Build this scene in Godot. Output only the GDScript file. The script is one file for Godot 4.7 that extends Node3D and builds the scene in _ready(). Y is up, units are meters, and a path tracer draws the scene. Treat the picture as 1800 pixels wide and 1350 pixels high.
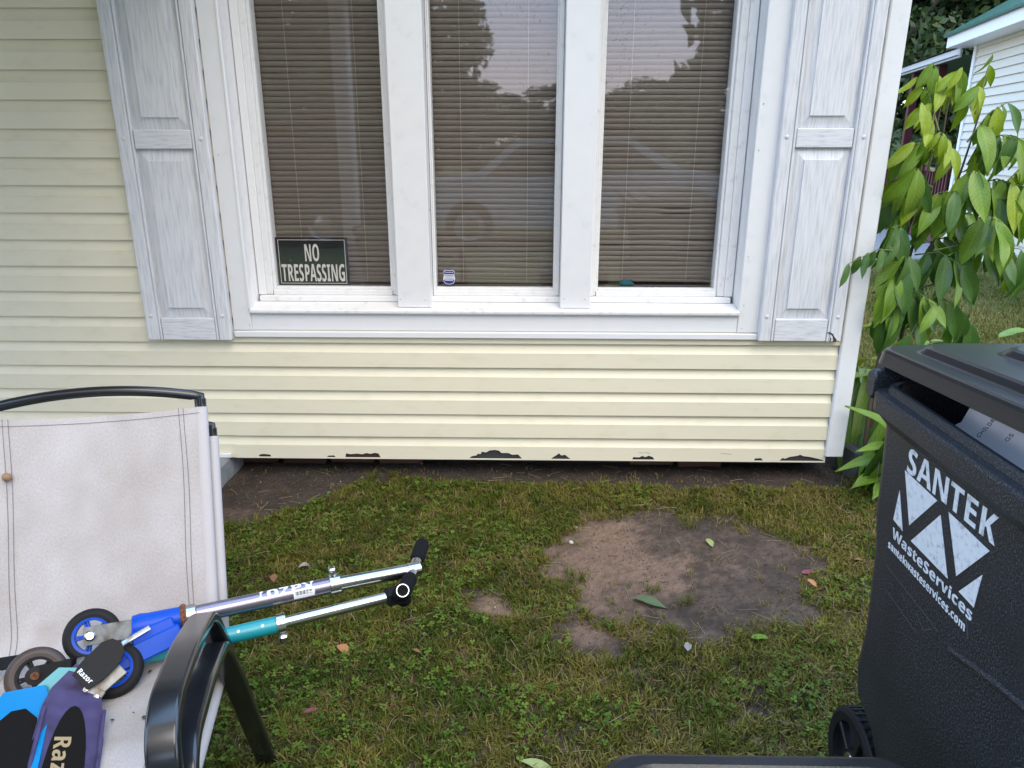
extends Node3D
# House front with a triple window, shutters, stacked sling chairs with scooters, a wheeled refuse cart and a worn lawn.

# ---------------------------------------------------------------- mesh builder
class Msh:
	var v := PackedVector3Array()
	var n := PackedVector3Array()
	var uv := PackedVector2Array()
	var c := PackedColorArray()
	var ix := PackedInt32Array()
	var col := Color(1, 1, 1)
	func add(p: Vector3, nn: Vector3, t := Vector2.ZERO) -> int:
		v.append(p); n.append(nn); uv.append(t); c.append(col)
		return v.size() - 1
	func tri(a: Vector3, b: Vector3, d: Vector3):
		var nn := (b - a).cross(d - a).normalized()
		var i := add(a, nn, Vector2(a.x + a.z, a.y)); add(b, nn, Vector2(b.x + b.z, b.y)); add(d, nn, Vector2(d.x + d.z, d.y))
		ix.append_array(PackedInt32Array([i, i + 2, i + 1]))
	func quad(a: Vector3, b: Vector3, d: Vector3, e: Vector3):
		var nn := (d - a).cross(e - b).normalized()
		var i := add(a, nn, Vector2(0, 0)); add(b, nn, Vector2(1, 0)); add(d, nn, Vector2(1, 1)); add(e, nn, Vector2(0, 1))
		ix.append_array(PackedInt32Array([i, i + 2, i + 1, i, i + 3, i + 2]))
	# chamfered box; s = full size
	func box(at: Vector3, s: Vector3, ch := 0.002, b := Basis.IDENTITY):
		var h := s * 0.5
		var k: float = min(ch, min(h.x, min(h.y, h.z)) * 0.49)
		var X := func(p: Vector3) -> Vector3: return at + b * p
		var i := h - Vector3(k, k, k)
		for ax in 3:
			for sg in [-1.0, 1.0]:
				var u := (ax + 1) % 3
				var w := (ax + 2) % 3
				var f := []
				for q in [[-1, -1], [1, -1], [1, 1], [-1, 1]]:
					var p := Vector3()
					p[ax] = h[ax] * sg; p[u] = i[u] * q[0]; p[w] = i[w] * q[1]
					f.append(X.call(p))
				if sg > 0: quad(f[0], f[1], f[2], f[3])
				else: quad(f[3], f[2], f[1], f[0])
		if k < 0.00015: return
		for ax in 3:
			var u := (ax + 1) % 3
			var w := (ax + 2) % 3
			for q in [[-1, -1], [1, -1], [1, 1], [-1, 1]]:
				var f := []
				for e in [[-1, 0], [1, 0], [1, 1], [-1, 1]]:
					var p := Vector3()
					p[ax] = i[ax] * e[0]
					p[u] = (h[u] if e[1] == 0 else i[u]) * q[0]
					p[w] = (i[w] if e[1] == 0 else h[w]) * q[1]
					f.append(X.call(p))
				_oq(f, X.call(Vector3.ZERO))
		for sx in [-1, 1]:
			for sy in [-1, 1]:
				for sz in [-1, 1]:
					var a: Vector3 = X.call(Vector3(h.x * sx, i.y * sy, i.z * sz))
					var d: Vector3 = X.call(Vector3(i.x * sx, h.y * sy, i.z * sz))
					var e: Vector3 = X.call(Vector3(i.x * sx, i.y * sy, h.z * sz))
					if sx * sy * sz > 0: tri(a, d, e)
					else: tri(a, e, d)
	func _oq(f: Array, mid: Vector3):
		var nn: Vector3 = (f[2] - f[0]).cross(f[3] - f[1])
		if nn.dot(f[0] + f[2] - mid * 2.0) > 0: quad(f[0], f[1], f[2], f[3])
		else: quad(f[3], f[2], f[1], f[0])
	# smooth strip grid: rows of equal length; outward = (next column) x (next row)
	func grid(rows: Array, closed := false, uvs: Array = []):
		var R := rows.size()
		var W: int = rows[0].size()
		var base := v.size()
		for r in R:
			for k in W:
				var kp := (k + 1) % W if closed else mini(k + 1, W - 1)
				var km := (k + W - 1) % W if closed else maxi(k - 1, 0)
				var du: Vector3 = rows[r][kp] - rows[r][km]
				var dv: Vector3 = rows[mini(r + 1, R - 1)][k] - rows[maxi(r - 1, 0)][k]
				var nn := du.cross(dv).normalized()
				add(rows[r][k], nn, uvs[r][k] if uvs.size() else Vector2(float(k) / (W if closed else W - 1), float(r) / (R - 1)))
		for r in R - 1:
			for k in (W if closed else W - 1):
				var a := base + r * W + k
				var b := base + r * W + (k + 1) % W
				ix.append_array(PackedInt32Array([a, b + W, b, a, a + W, b + W]))
	func fan(ring: Array, mid: Vector3, nn: Vector3):
		var b := add(mid, nn)
		for p in ring: add(p, nn)
		for k in ring.size():
			var a: Vector3 = ring[k]
			var d: Vector3 = ring[(k + 1) % ring.size()]
			if (a - mid).cross(d - mid).dot(nn) > 0: ix.append_array(PackedInt32Array([b, b + 1 + (k + 1) % ring.size(), b + 1 + k]))
			else: ix.append_array(PackedInt32Array([b, b + 1 + k, b + 1 + (k + 1) % ring.size()]))
	# sweep a closed 2D profile along a path. side keeps the profile's x axis.
	func sweep(path: Array, prof: Array, side: Vector3, caps := true, scl: Array = []):
		var rows := []
		for i in path.size():
			var t: Vector3 = (path[mini(i + 1, path.size() - 1)] - path[maxi(i - 1, 0)]).normalized()
			var s := (side - t * side.dot(t))
			if s.length() < 0.01: s = t.cross(Vector3(0.3, 1, 0.2))
			s = s.normalized()
			var m := t.cross(s)
			var k: float = scl[i] if scl.size() else 1.0
			var row := []
			for q in prof: row.append(path[i] + (s * q.x + m * q.y) * k)
			rows.append(row)
		grid(rows, true)
		if caps:
			var L := path.size() - 1
			fan(rows[0], path[0], (path[0] - path[1]).normalized())
			fan(rows[L], path[L], (path[L] - path[L - 1]).normalized())
	func tube(path: Array, r: float, sides := 12, caps := true, scl: Array = []):
		var pr := []
		for k in sides: pr.append(Vector2(cos(TAU * k / sides), sin(TAU * k / sides)) * r)
		sweep(path, pr, Vector3(0.31, 0.2, 0.93), caps, scl)
	# profile: [radius, offset along axis]
	func lathe(at: Vector3, axis: Vector3, prof: Array, segs := 24):
		var z := axis.normalized()
		var x := z.cross(Vector3(0.2, 0.9, 0.3)).normalized()
		var y := z.cross(x)
		for i in prof.size() - 1:
			var rows := []
			for j in 2:
				var row := []
				for k in segs:
					var a := TAU * k / segs
					row.append(at + z * prof[i + j][1] + (x * cos(a) + y * sin(a)) * prof[i + j][0])
				rows.append(row)
			grid(rows, true)
	# flat polygon (ccw seen along +z of the transform) with thickness
	func slab(poly: PackedVector2Array, th: float, xf: Transform3D):
		if Geometry2D.is_polygon_clockwise(poly): poly.reverse()
		var tr := Geometry2D.triangulate_polygon(poly)
		for k in range(0, tr.size(), 3):
			var a := poly[tr[k]]
			var b := poly[tr[k + 1]]
			var d := poly[tr[k + 2]]
			if (b - a).cross(d - a) < 0:
				var q := b
				b = d; d = q
			tri(xf * Vector3(a.x, a.y, th), xf * Vector3(b.x, b.y, th), xf * Vector3(d.x, d.y, th))
			tri(xf * Vector3(a.x, a.y, 0), xf * Vector3(d.x, d.y, 0), xf * Vector3(b.x, b.y, 0))
		for k in poly.size():
			var a := poly[k]
			var b := poly[(k + 1) % poly.size()]
			quad(xf * Vector3(a.x, a.y, 0), xf * Vector3(b.x, b.y, 0), xf * Vector3(b.x, b.y, th), xf * Vector3(a.x, a.y, th))
	func done() -> ArrayMesh:
		var a := []
		a.resize(Mesh.ARRAY_MAX)
		a[Mesh.ARRAY_VERTEX] = v; a[Mesh.ARRAY_NORMAL] = n; a[Mesh.ARRAY_TEX_UV] = uv; a[Mesh.ARRAY_COLOR] = c; a[Mesh.ARRAY_INDEX] = ix
		var m := ArrayMesh.new()
		m.add_surface_from_arrays(Mesh.PRIMITIVE_TRIANGLES, a)
		return m

# ---------------------------------------------------------------- helpers
var rng := RandomNumberGenerator.new()
var taken := {}
var M := {}
var T := {}

func numbered(called: String) -> String:
	taken[called] = taken.get(called, -1) + 1
	return called if taken[called] == 0 else "%s_%03d" % [called, taken[called]]

func meta(o: Node, label: String, category: String, group := ""):
	o.set_meta("label", label); o.set_meta("category", category)
	if group != "": o.set_meta("group", group)

func thing(called: String, label: String, category: String, at := Vector3.ZERO, group := "") -> Node3D:
	var o := Node3D.new()
	o.name = numbered(called)
	o.position = at
	add_child(o, true)
	meta(o, label, category, group)
	return o

func inst(called: String, mesh: Mesh, m: Material, parent: Node, xf := Transform3D.IDENTITY) -> MeshInstance3D:
	var o := MeshInstance3D.new()
	o.name = called
	o.mesh = mesh
	o.material_override = m
	o.transform = xf
	parent.add_child(o, true)
	return o

# part whose mesh is written in world coordinates
func part(called: String, b: Msh, m: Material, parent: Node3D) -> MeshInstance3D:
	var o := inst(called, b.done(), m, parent)
	o.position = -parent.position if parent.get_parent() == self else Vector3.ZERO
	return o

func solo(called: String, b: Msh, m: Material, label: String, category: String, group := "") -> MeshInstance3D:
	var o := inst(numbered(called), b.done(), m, self)
	meta(o, label, category, group)
	return o

func setting(called: String, b: Msh, m: Material) -> MeshInstance3D:
	var o := inst(numbered(called), b.done(), m, self)
	o.set_meta("kind", "structure")
	return o

func stuff(called: String, mesh: Mesh, m: Material, xfs: Array, cols: Array, label: String, category: String) -> void:
	var mm := MultiMesh.new()
	mm.transform_format = MultiMesh.TRANSFORM_3D
	mm.use_colors = true
	mm.mesh = mesh
	mm.instance_count = xfs.size()
	for i in xfs.size():
		mm.set_instance_transform(i, xfs[i])
		mm.set_instance_color(i, cols[i])
	var o := MultiMeshInstance3D.new()
	o.name = numbered(called)
	o.multimesh = mm
	o.material_override = m
	add_child(o, true)
	o.set_meta("kind", "stuff")
	meta(o, label, category)

func mat(lin: Color, rough := 0.6, opt := {}) -> StandardMaterial3D:
	var m := StandardMaterial3D.new()
	m.albedo_color = Color(lin.r, lin.g, lin.b).linear_to_srgb()
	m.roughness = rough
	for k in opt: m.set(k, opt[k])
	return m

# noise picture: values 0..1 through a list of [at, linear colour]
func noise_tex(seed: int, size: int, freq: Vector2, ramp: Array, oct := 4, data := false, contrast := 1.0) -> ImageTexture:
	var f := FastNoiseLite.new()
	f.seed = seed
	f.noise_type = FastNoiseLite.TYPE_SIMPLEX_SMOOTH
	f.fractal_octaves = oct
	f.frequency = 1.0
	var im := Image.create(size, size, false, Image.FORMAT_RGB8)
	var lut := []
	for i in 256:
		var x := i / 255.0
		var cc: Color = ramp[ramp.size() - 1][1]
		for k in ramp.size() - 1:
			if x <= ramp[k + 1][0]:
				cc = ramp[k][1].lerp(ramp[k + 1][1], clampf((x - ramp[k][0]) / (ramp[k + 1][0] - ramp[k][0]), 0, 1))
				break
		lut.append(cc if data else cc.linear_to_srgb())
	var bytes := PackedByteArray()
	bytes.resize(size * size * 3)
	var p := 0
	for y in size:
		for x in size:
			# four-dimensional torus squeezed to a seamless blend
			var fx := float(x) / size
			var fy := float(y) / size
			var a := f.get_noise_2d(fx * freq.x, fy * freq.y)
			var b := f.get_noise_2d((fx - 1.0) * freq.x, fy * freq.y)
			var d := f.get_noise_2d(fx * freq.x, (fy - 1.0) * freq.y)
			var e := f.get_noise_2d((fx - 1.0) * freq.x, (fy - 1.0) * freq.y)
			var wx := smoothstep(0.7, 1.0, fx)
			var wy := smoothstep(0.7, 1.0, fy)
			var q := lerpf(lerpf(a, b, wx), lerpf(d, e, wx), wy)
			var cc: Color = lut[clampi(int((q * contrast * 0.9 + 0.5) * 255.0), 0, 255)]
			bytes[p] = int(cc.r * 255.0); bytes[p + 1] = int(cc.g * 255.0); bytes[p + 2] = int(cc.b * 255.0)
			p += 3
	im.set_data(size, size, false, Image.FORMAT_RGB8, bytes)
	return ImageTexture.create_from_image(im)

func grey(a: float) -> Color: return Color(a, a, a)

func triplanar(m: StandardMaterial3D, scale: Vector3, world := true) -> StandardMaterial3D:
	m.uv1_triplanar = true
	m.uv1_world_triplanar = world
	m.uv1_scale = scale
	m.uv1_triplanar_sharpness = 8.0
	return m

func fillet(p: Array, r: float, seg := 6) -> Array:
	var o := [p[0]]
	for i in range(1, p.size() - 1):
		var a: Vector3 = p[i] + (p[i - 1] - p[i]).limit_length(minf(r, p[i].distance_to(p[i - 1]) * 0.48))
		var b: Vector3 = p[i] + (p[i + 1] - p[i]).limit_length(minf(r, p[i].distance_to(p[i + 1]) * 0.48))
		for k in seg + 1:
			var t := float(k) / seg
			o.append(a.lerp(p[i], t).lerp(p[i].lerp(b, t), t))
	o.append(p[p.size() - 1])
	return o

func rrect(w: float, h: float, r: float, seg := 3) -> Array:
	var o := []
	for q in [[1, 1, 0], [-1, 1, 1], [-1, -1, 2], [1, -1, 3]]:
		for k in seg + 1:
			var a: float = (q[2] + float(k) / seg) * PI / 2
			o.append(Vector2(q[0] * (w / 2 - r), q[1] * (h / 2 - r)) + Vector2(cos(a), sin(a)) * r)
	return o

func text_mesh(s: String, w: float, h: float, bold := true, depth := 0.0006) -> ArrayMesh:
	var f := SystemFont.new()
	f.font_names = PackedStringArray(["Droid Sans"])
	f.font_weight = 700 if bold else 400
	var t := TextMesh.new()
	t.text = s
	t.font = f
	t.font_size = 64
	t.pixel_size = 0.01
	t.depth = 0.01
	t.curve_step = 1.0
	var bb := t.get_aabb()
	var arr := t.surface_get_arrays(0)
	var vs: PackedVector3Array = arr[Mesh.ARRAY_VERTEX]
	for i in vs.size():
		var p := vs[i] - bb.get_center()
		vs[i] = Vector3(p.x * w / bb.size.x, p.y * h / bb.size.y, p.z * depth / maxf(bb.size.z, 1e-5) + depth * 0.5)
	arr[Mesh.ARRAY_VERTEX] = vs
	var m := ArrayMesh.new()
	m.add_surface_from_arrays(Mesh.PRIMITIVE_TRIANGLES, arr)
	return m

func aim(at: Vector3, dir: Vector3, up: Vector3, s := 1.0) -> Transform3D:
	var z := dir.normalized()
	var x := up.cross(z)
	if x.length() < 0.01: x = Vector3(1, 0, 0.2).cross(z)
	x = x.normalized()
	return Transform3D(Basis(x, z.cross(x), z).scaled(Vector3(s, s, s)), at)

# ---------------------------------------------------------------- scene
func _ready():
	rng.seed = 20240611
	view_and_light()
	make_materials()
	ground()
	house()
	window_things()
	porch()
	neighbour()
	trees()
	lawn()
	car()
	chairs()
	scooters()
	carts()
	plants()
	litter()

func view_and_light():
	var cam := Camera3D.new()
	cam.name = "camera"
	cam.fov = 54.88
	cam.near = 0.05
	cam.far = 400.0
	cam.transform = Transform3D(Basis(Vector3(0.99986185, 0.00163036, -0.01654136), Vector3(-0.00668216, 0.95064346, -0.31021341), Vector3(0.01521917, 0.31028109, 0.95052303)).orthonormalized(), Vector3(0, 1.365, 2.886))
	add_child(cam)
	cam.current = true
	var sky := ProceduralSkyMaterial.new()
	sky.sky_top_color = Color(0.41, 0.635, 1.0).linear_to_srgb()
	sky.sky_horizon_color = Color(0.82, 0.69, 0.66).linear_to_srgb()
	sky.sky_curve = 0.13
	sky.ground_bottom_color = Color(0.12, 0.12, 0.08).linear_to_srgb()
	sky.ground_horizon_color = Color(0.3, 0.3, 0.26).linear_to_srgb()
	sky.sun_angle_max = 1.0
	var e := Environment.new()
	e.background_mode = Environment.BG_SKY
	e.sky = Sky.new()
	e.sky.sky_material = sky
	e.background_energy_multiplier = 1.9
	e.tonemap_mode = Environment.TONE_MAPPER_LINEAR
	e.tonemap_exposure = 2.5
	e.sdfgi_enabled = true
	e.ssao_enabled = true
	e.ssil_enabled = true
	var we := WorldEnvironment.new()
	we.name = "environment"
	we.environment = e
	add_child(we)
	var sun := DirectionalLight3D.new()
	sun.name = "sun"
	sun.light_color = Color(1.0, 0.98, 0.96)
	sun.light_energy = 0.3
	sun.light_angular_distance = 40.0
	sun.shadow_enabled = true
	add_child(sun)
	sun.look_at_from_position(Vector3.ZERO, Vector3(-0.35, -1.0, -0.75))

func make_materials():
	var vinyl_grain := noise_tex(3, 512, Vector2(5, 90), [[0.0, grey(0.3)], [1.0, grey(0.75)]], 3, true)
	var vinyl_tone := noise_tex(4, 512, Vector2(5, 12), [[0.0, Color(0.70, 0.665, 0.515)], [0.3, Color(0.735, 0.70, 0.555)], [1.0, Color(0.745, 0.712, 0.567)]], 5)
	M.siding = triplanar(mat(Color(0.985, 0.965, 0.925), 0.42, {"albedo_texture": vinyl_tone, "heightmap_enabled": true, "heightmap_texture": vinyl_grain, "heightmap_scale": 0.012}), Vector3(1.4, 1.4, 1.4))
	M.vinyl_back = mat(Color(0.035, 0.036, 0.04), 0.8)
	M.brown_back = mat(Color(0.05, 0.022, 0.018), 0.8)
	var trim_tone := noise_tex(6, 512, Vector2(7, 7), [[0.0, Color(0.69, 0.70, 0.705)], [0.2, Color(0.725, 0.73, 0.735)], [1.0, Color(0.745, 0.745, 0.745)]], 5)
	M.trim = triplanar(mat(Color(1, 1, 1), 0.4, {"albedo_texture": trim_tone}), Vector3(1.7, 1.7, 1.7))
	var wood_tone := noise_tex(7, 512, Vector2(9, 9), [[0.0, Color(0.64, 0.62, 0.59)], [0.14, Color(0.72, 0.715, 0.70)], [0.4, Color(0.745, 0.74, 0.735)], [1.0, Color(0.755, 0.755, 0.75)]], 6)
	M.sill = triplanar(mat(Color(1, 1, 1), 0.55, {"albedo_texture": wood_tone}), Vector3(2.0, 2.0, 2.0))
	var grain := noise_tex(8, 512, Vector2(70, 5), [[0.0, grey(0.2)], [1.0, grey(0.8)]], 4, true)
	var paint_v := noise_tex(9, 1024, Vector2(44, 6), [[0.0, Color(0.58, 0.59, 0.615)], [0.28, Color(0.67, 0.68, 0.695)], [0.46, Color(0.705, 0.71, 0.725)], [0.7, Color(0.76, 0.76, 0.768)], [1.0, Color(0.78, 0.78, 0.78)]], 6)
	var paint_h := noise_tex(10, 512, Vector2(5, 40), [[0.0, Color(0.56, 0.57, 0.60)], [0.28, Color(0.66, 0.67, 0.69)], [0.5, Color(0.72, 0.725, 0.74)], [1.0, Color(0.78, 0.78, 0.78)]], 5)
	M.shutter = triplanar(mat(Color(0.88, 0.88, 0.89), 0.5, {"albedo_texture": paint_v, "heightmap_enabled": true, "heightmap_texture": grain, "heightmap_scale": 0.03}), Vector3(2.2, 1.1, 2.2))
	M.shutter_rail = triplanar(mat(Color(0.88, 0.88, 0.89), 0.5, {"albedo_texture": paint_h}), Vector3(2.2, 2.2, 2.2))
	M.screw = mat(Color(0.62, 0.62, 0.63), 0.4)
	M.glass = mat(Color(0.5, 0.5, 0.48), 0.015, {"transparency": BaseMaterial3D.TRANSPARENCY_ALPHA})
	M.glass.albedo_color.a = 0.004
	M.spot = mat(Color(0.36, 0.34, 0.32), 0.9, {"transparency": BaseMaterial3D.TRANSPARENCY_ALPHA})
	M.spot.albedo_color.a = 0.45
	M.slat = mat(Color(0.135, 0.110, 0.088), 0.5)
	M.cord = mat(Color(0.42, 0.37, 0.3), 0.8)
	M.dark = mat(Color(0.02, 0.018, 0.016), 0.9)
	M.inner = mat(Color(0.06, 0.05, 0.045), 0.9)
	M.sign = mat(Color(0.008, 0.008, 0.009), 0.35)
	M.sign_print = mat(Color(0.62, 0.58, 0.55), 0.4)
	var conc := noise_tex(12, 512, Vector2(16, 16), [[0.0, Color(0.17, 0.18, 0.185)], [0.45, Color(0.215, 0.23, 0.235)], [1.0, Color(0.26, 0.27, 0.275)]], 6)
	M.concrete = triplanar(mat(Color(1, 1, 1), 0.85, {"albedo_texture": conc, "heightmap_enabled": true, "heightmap_texture": conc, "heightmap_scale": 0.3}), Vector3(1.2, 1.2, 1.2))
	M.block = triplanar(mat(Color(0.3, 0.3, 0.32), 0.95, {"albedo_texture": conc, "heightmap_enabled": true, "heightmap_texture": conc, "heightmap_scale": 0.4}), Vector3(2, 2, 2))
	M.brick = mat(Color(0.14, 0.075, 0.05), 0.95)
	M.black_paint = mat(Color(0.010, 0.011, 0.014), 0.22, {"clearcoat_enabled": true, "clearcoat": 0.3, "clearcoat_roughness": 0.15})
	# woven sling cloth
	var weave := noise_tex(26, 512, Vector2(56, 34), [[0.0, Color(0.66, 0.625, 0.60)], [0.35, Color(0.71, 0.68, 0.66)], [0.65, Color(0.735, 0.705, 0.69)], [1.0, Color(0.77, 0.745, 0.735)]], 3)
	var soil_map := noise_tex(14, 512, Vector2(7, 7), [[0.0, Color(0.62, 0.60, 0.56)], [0.3, Color(0.86, 0.85, 0.83)], [0.6, Color(1, 1, 1)], [1.0, Color(1, 1, 1)]], 6)
	M.cloth = mat(Color(0.68, 0.66, 0.665), 0.8, {"albedo_texture": weave, "heightmap_enabled": true, "heightmap_texture": weave, "heightmap_scale": 0.03, "uv1_scale": Vector3(4, 4, 4), "detail_enabled": true, "detail_albedo": soil_map, "detail_blend_mode": BaseMaterial3D.BLEND_MODE_MUL, "detail_uv_layer": BaseMaterial3D.DETAIL_UV_2})
	M.cloth.detail_enabled = false
	M.stitch = mat(Color(0.16, 0.14, 0.14), 0.9)
	M.stain = mat(Color(0.03, 0.025, 0.02), 0.95)
	var speck := noise_tex(15, 512, Vector2(80, 80), [[0.0, Color(0.005, 0.0055, 0.007)], [0.42, Color(0.012, 0.013, 0.016)], [0.62, Color(0.024, 0.026, 0.030)], [0.82, Color(0.055, 0.058, 0.066)], [1.0, Color(0.10, 0.10, 0.11)]], 4)
	var speck_h := noise_tex(16, 512, Vector2(80, 80), [[0.0, grey(0)], [1.0, grey(1)]], 3, true)
	M.cart = triplanar(mat(Color(1, 1, 1), 0.5, {"albedo_texture": speck, "heightmap_enabled": true, "heightmap_texture": speck_h, "heightmap_scale": 0.012}), Vector3(3, 3, 3))
	M.lid = triplanar(mat(Color(0.009, 0.009, 0.0105), 0.3, {"heightmap_enabled": true, "heightmap_texture": speck_h, "heightmap_scale": 0.012}), Vector3(2, 2, 2))
	M.print = triplanar(mat(Color(1, 1, 1), 0.5, {"albedo_texture": noise_tex(17, 256, Vector2(14, 14), [[0.0, Color(0.40, 0.42, 0.45)], [0.32, Color(0.66, 0.68, 0.70)], [1.0, Color(0.74, 0.75, 0.76)]], 4)}), Vector3(4, 4, 4))
	M.scratch = mat(Color(0.12, 0.12, 0.13), 0.8)
	M.rubber = mat(Color(0.012, 0.012, 0.013), 0.6, {"metallic_specular": 0.3})
	M.old_rubber = mat(Color(0.05, 0.032, 0.026), 0.5)
	M.foam = mat(Color(0.009, 0.009, 0.011), 0.9, {"metallic_specular": 0.25})
	M.chrome = mat(Color(0.47, 0.48, 0.485), 0.24, {"metallic": 1.0})
	M.lilac_metal = mat(Color(0.26, 0.24, 0.30), 0.32, {"metallic": 0.9})
	var zinc := noise_tex(18, 256, Vector2(6, 6), [[0.0, Color(0.10, 0.055, 0.03)], [0.25, Color(0.17, 0.155, 0.135)], [0.6, Color(0.23, 0.23, 0.22)], [1.0, Color(0.29, 0.295, 0.28)]], 6)
	M.zinc = triplanar(mat(Color(1, 1, 1), 0.5, {"albedo_texture": zinc, "metallic": 0.7}), Vector3(6, 6, 6))
	M.rust = triplanar(mat(Color(1, 1, 1), 0.85, {"albedo_texture": noise_tex(19, 256, Vector2(10, 10), [[0.0, Color(0.05, 0.018, 0.008)], [0.5, Color(0.14, 0.05, 0.018)], [1.0, Color(0.24, 0.10, 0.04)]], 4)}), Vector3(12, 12, 12))
	M.blue = mat(Color(0.002, 0.062, 0.43), 0.36, {"metallic_specular": 0.35})
	M.teal = mat(Color(0.005, 0.27, 0.31), 0.33, {"clearcoat_enabled": true, "clearcoat": 0.4})
	M.sky_blue = mat(Color(0.004, 0.22, 0.52), 0.33, {"metallic_specular": 0.4})
	M.purple = triplanar(mat(Color(1, 1, 1), 0.4, {"albedo_texture": noise_tex(20, 256, Vector2(8, 8), [[0.0, Color(0.035, 0.027, 0.07)], [0.4, Color(0.055, 0.042, 0.115)], [1.0, Color(0.075, 0.06, 0.145)]], 6)}), Vector3(3, 3, 3))
	M.grip_tape = mat(Color(0.011, 0.010, 0.0095), 0.95, {"metallic_specular": 0.2})
	M.gold_print = mat(Color(0.36, 0.27, 0.14), 0.6)
	M.white_print = mat(Color(0.72, 0.73, 0.75), 0.5)
	M.black_plastic = mat(Color(0.011, 0.011, 0.012), 0.55, {"metallic_specular": 0.3})
	M.bag = mat(Color(0.70, 0.70, 0.74), 0.35, {"backlight_enabled": true, "backlight": Color(0.3, 0.3, 0.32)})
	M.ink = mat(Color(0.02, 0.02, 0.02), 0.7)
	M.navy = mat(Color(0.012, 0.022, 0.19), 0.35)
	M.sheet_white = mat(Color(0.72, 0.73, 0.74), 0.4)
	M.rag = mat(Color(0.01, 0.10, 0.12), 0.9)
	M.vcol = mat(Color(1, 1, 1), 0.95, {"vertex_color_use_as_albedo": true})
	var grit := noise_tex(25, 1024, Vector2(150, 150), [[0.0, grey(0.35)], [0.3, grey(0.62)], [0.55, grey(0.9)], [1.0, grey(1.0)]], 4)
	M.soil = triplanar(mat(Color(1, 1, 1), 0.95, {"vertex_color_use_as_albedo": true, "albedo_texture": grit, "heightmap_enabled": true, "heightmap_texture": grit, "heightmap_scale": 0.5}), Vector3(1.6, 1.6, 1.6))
	M.blade = mat(Color(1, 1, 1), 0.6, {"metallic_specular": 0.2, "vertex_color_use_as_albedo": true, "backlight_enabled": true, "backlight": Color(0.35, 0.35, 0.35)})
	var lim := Image.create(128, 256, false, Image.FORMAT_RGB8)
	var lf := FastNoiseLite.new()
	lf.seed = 77
	lf.frequency = 0.05
	for y in 256:
		for x in 128:
			var u := absf(x / 127.0 - 0.5) * 2.0
			var vein := absf(fposmod(y / 256.0 * 13.0 - u * 1.9, 1.0) - 0.5) * 2.0
			var k := 0.80 + 0.10 * lf.get_noise_2d(x, y)
			k += 0.20 * smoothstep(0.80, 0.97, vein) * (1.0 - u * 0.4) - 0.10 * smoothstep(0.45, 0.0, vein)
			if u < 0.06: k = 1.0
			lim.set_pixel(x, y, grey(clampf(k, 0, 1)).linear_to_srgb())
	var leaf_tex := ImageTexture.create_from_image(lim)
	for L in [["leaf_young", Color(0.34, 0.46, 0.025)], ["leaf_mid", Color(0.19, 0.33, 0.027)], ["leaf_dark", Color(0.080, 0.185, 0.030)], ["leaf_strap", Color(0.095, 0.21, 0.03)], ["leaf_pale", Color(0.25, 0.40, 0.05)]]:
		M[L[0]] = mat(L[1], 0.45, {"albedo_texture": leaf_tex, "heightmap_enabled": true, "heightmap_texture": leaf_tex, "heightmap_scale": 0.12, "vertex_color_use_as_albedo": true, "backlight_enabled": true, "backlight": Color(0.55, 0.6, 0.3)})
	M.twig = mat(Color(0.085, 0.062, 0.04), 0.85)
	M.green_twig = mat(Color(0.12, 0.16, 0.05), 0.7)
	M.bark = mat(Color(0.06, 0.048, 0.038), 0.95)
	M.tree_leaf = mat(Color(1, 1, 1), 0.6, {"vertex_color_use_as_albedo": true})
	M.green_roof = mat(Color(0.012, 0.085, 0.06), 0.4)
	M.white_siding = mat(Color(0.56, 0.53, 0.44), 0.6)
	M.maroon = mat(Color(0.075, 0.012, 0.018), 0.5)
	M.asphalt = triplanar(mat(Color(1, 1, 1), 0.95, {"albedo_texture": noise_tex(22, 512, Vector2(60, 60), [[0.0, Color(0.16, 0.155, 0.16)], [1.0, Color(0.34, 0.33, 0.34)]], 4)}), Vector3(0.4, 0.4, 0.4))
	M.far_lawn = triplanar(mat(Color(1, 1, 1), 0.95, {"albedo_texture": noise_tex(23, 1024, Vector2(60, 60), [[0.0, Color(0.05, 0.07, 0.018)], [0.5, Color(0.10, 0.12, 0.035)], [1.0, Color(0.20, 0.19, 0.075)]], 6)}), Vector3(0.3, 0.3, 0.3))
	M.car_white = mat(Color(0.36, 0.36, 0.36), 0.35, {"clearcoat_enabled": true, "clearcoat": 0.8})
	M.car_glass = mat(Color(0.02, 0.022, 0.025), 0.06)

# ---------------------------------------------------------------- ground
var gn := FastNoiseLite.new()

func gnoise(x: float, z: float, f: float) -> float:
	return gn.get_noise_2d(x * f, z * f)

func patch_dist(x: float, z: float) -> float:   # < 1 inside the worn oval
	var d := Vector2((x - 0.535) / 0.43, (z - 0.67) / 0.365)
	return d.length() + 0.27 * gnoise(x, z, 4.5) + 0.14 * gnoise(x, z, 16.0)

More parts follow.
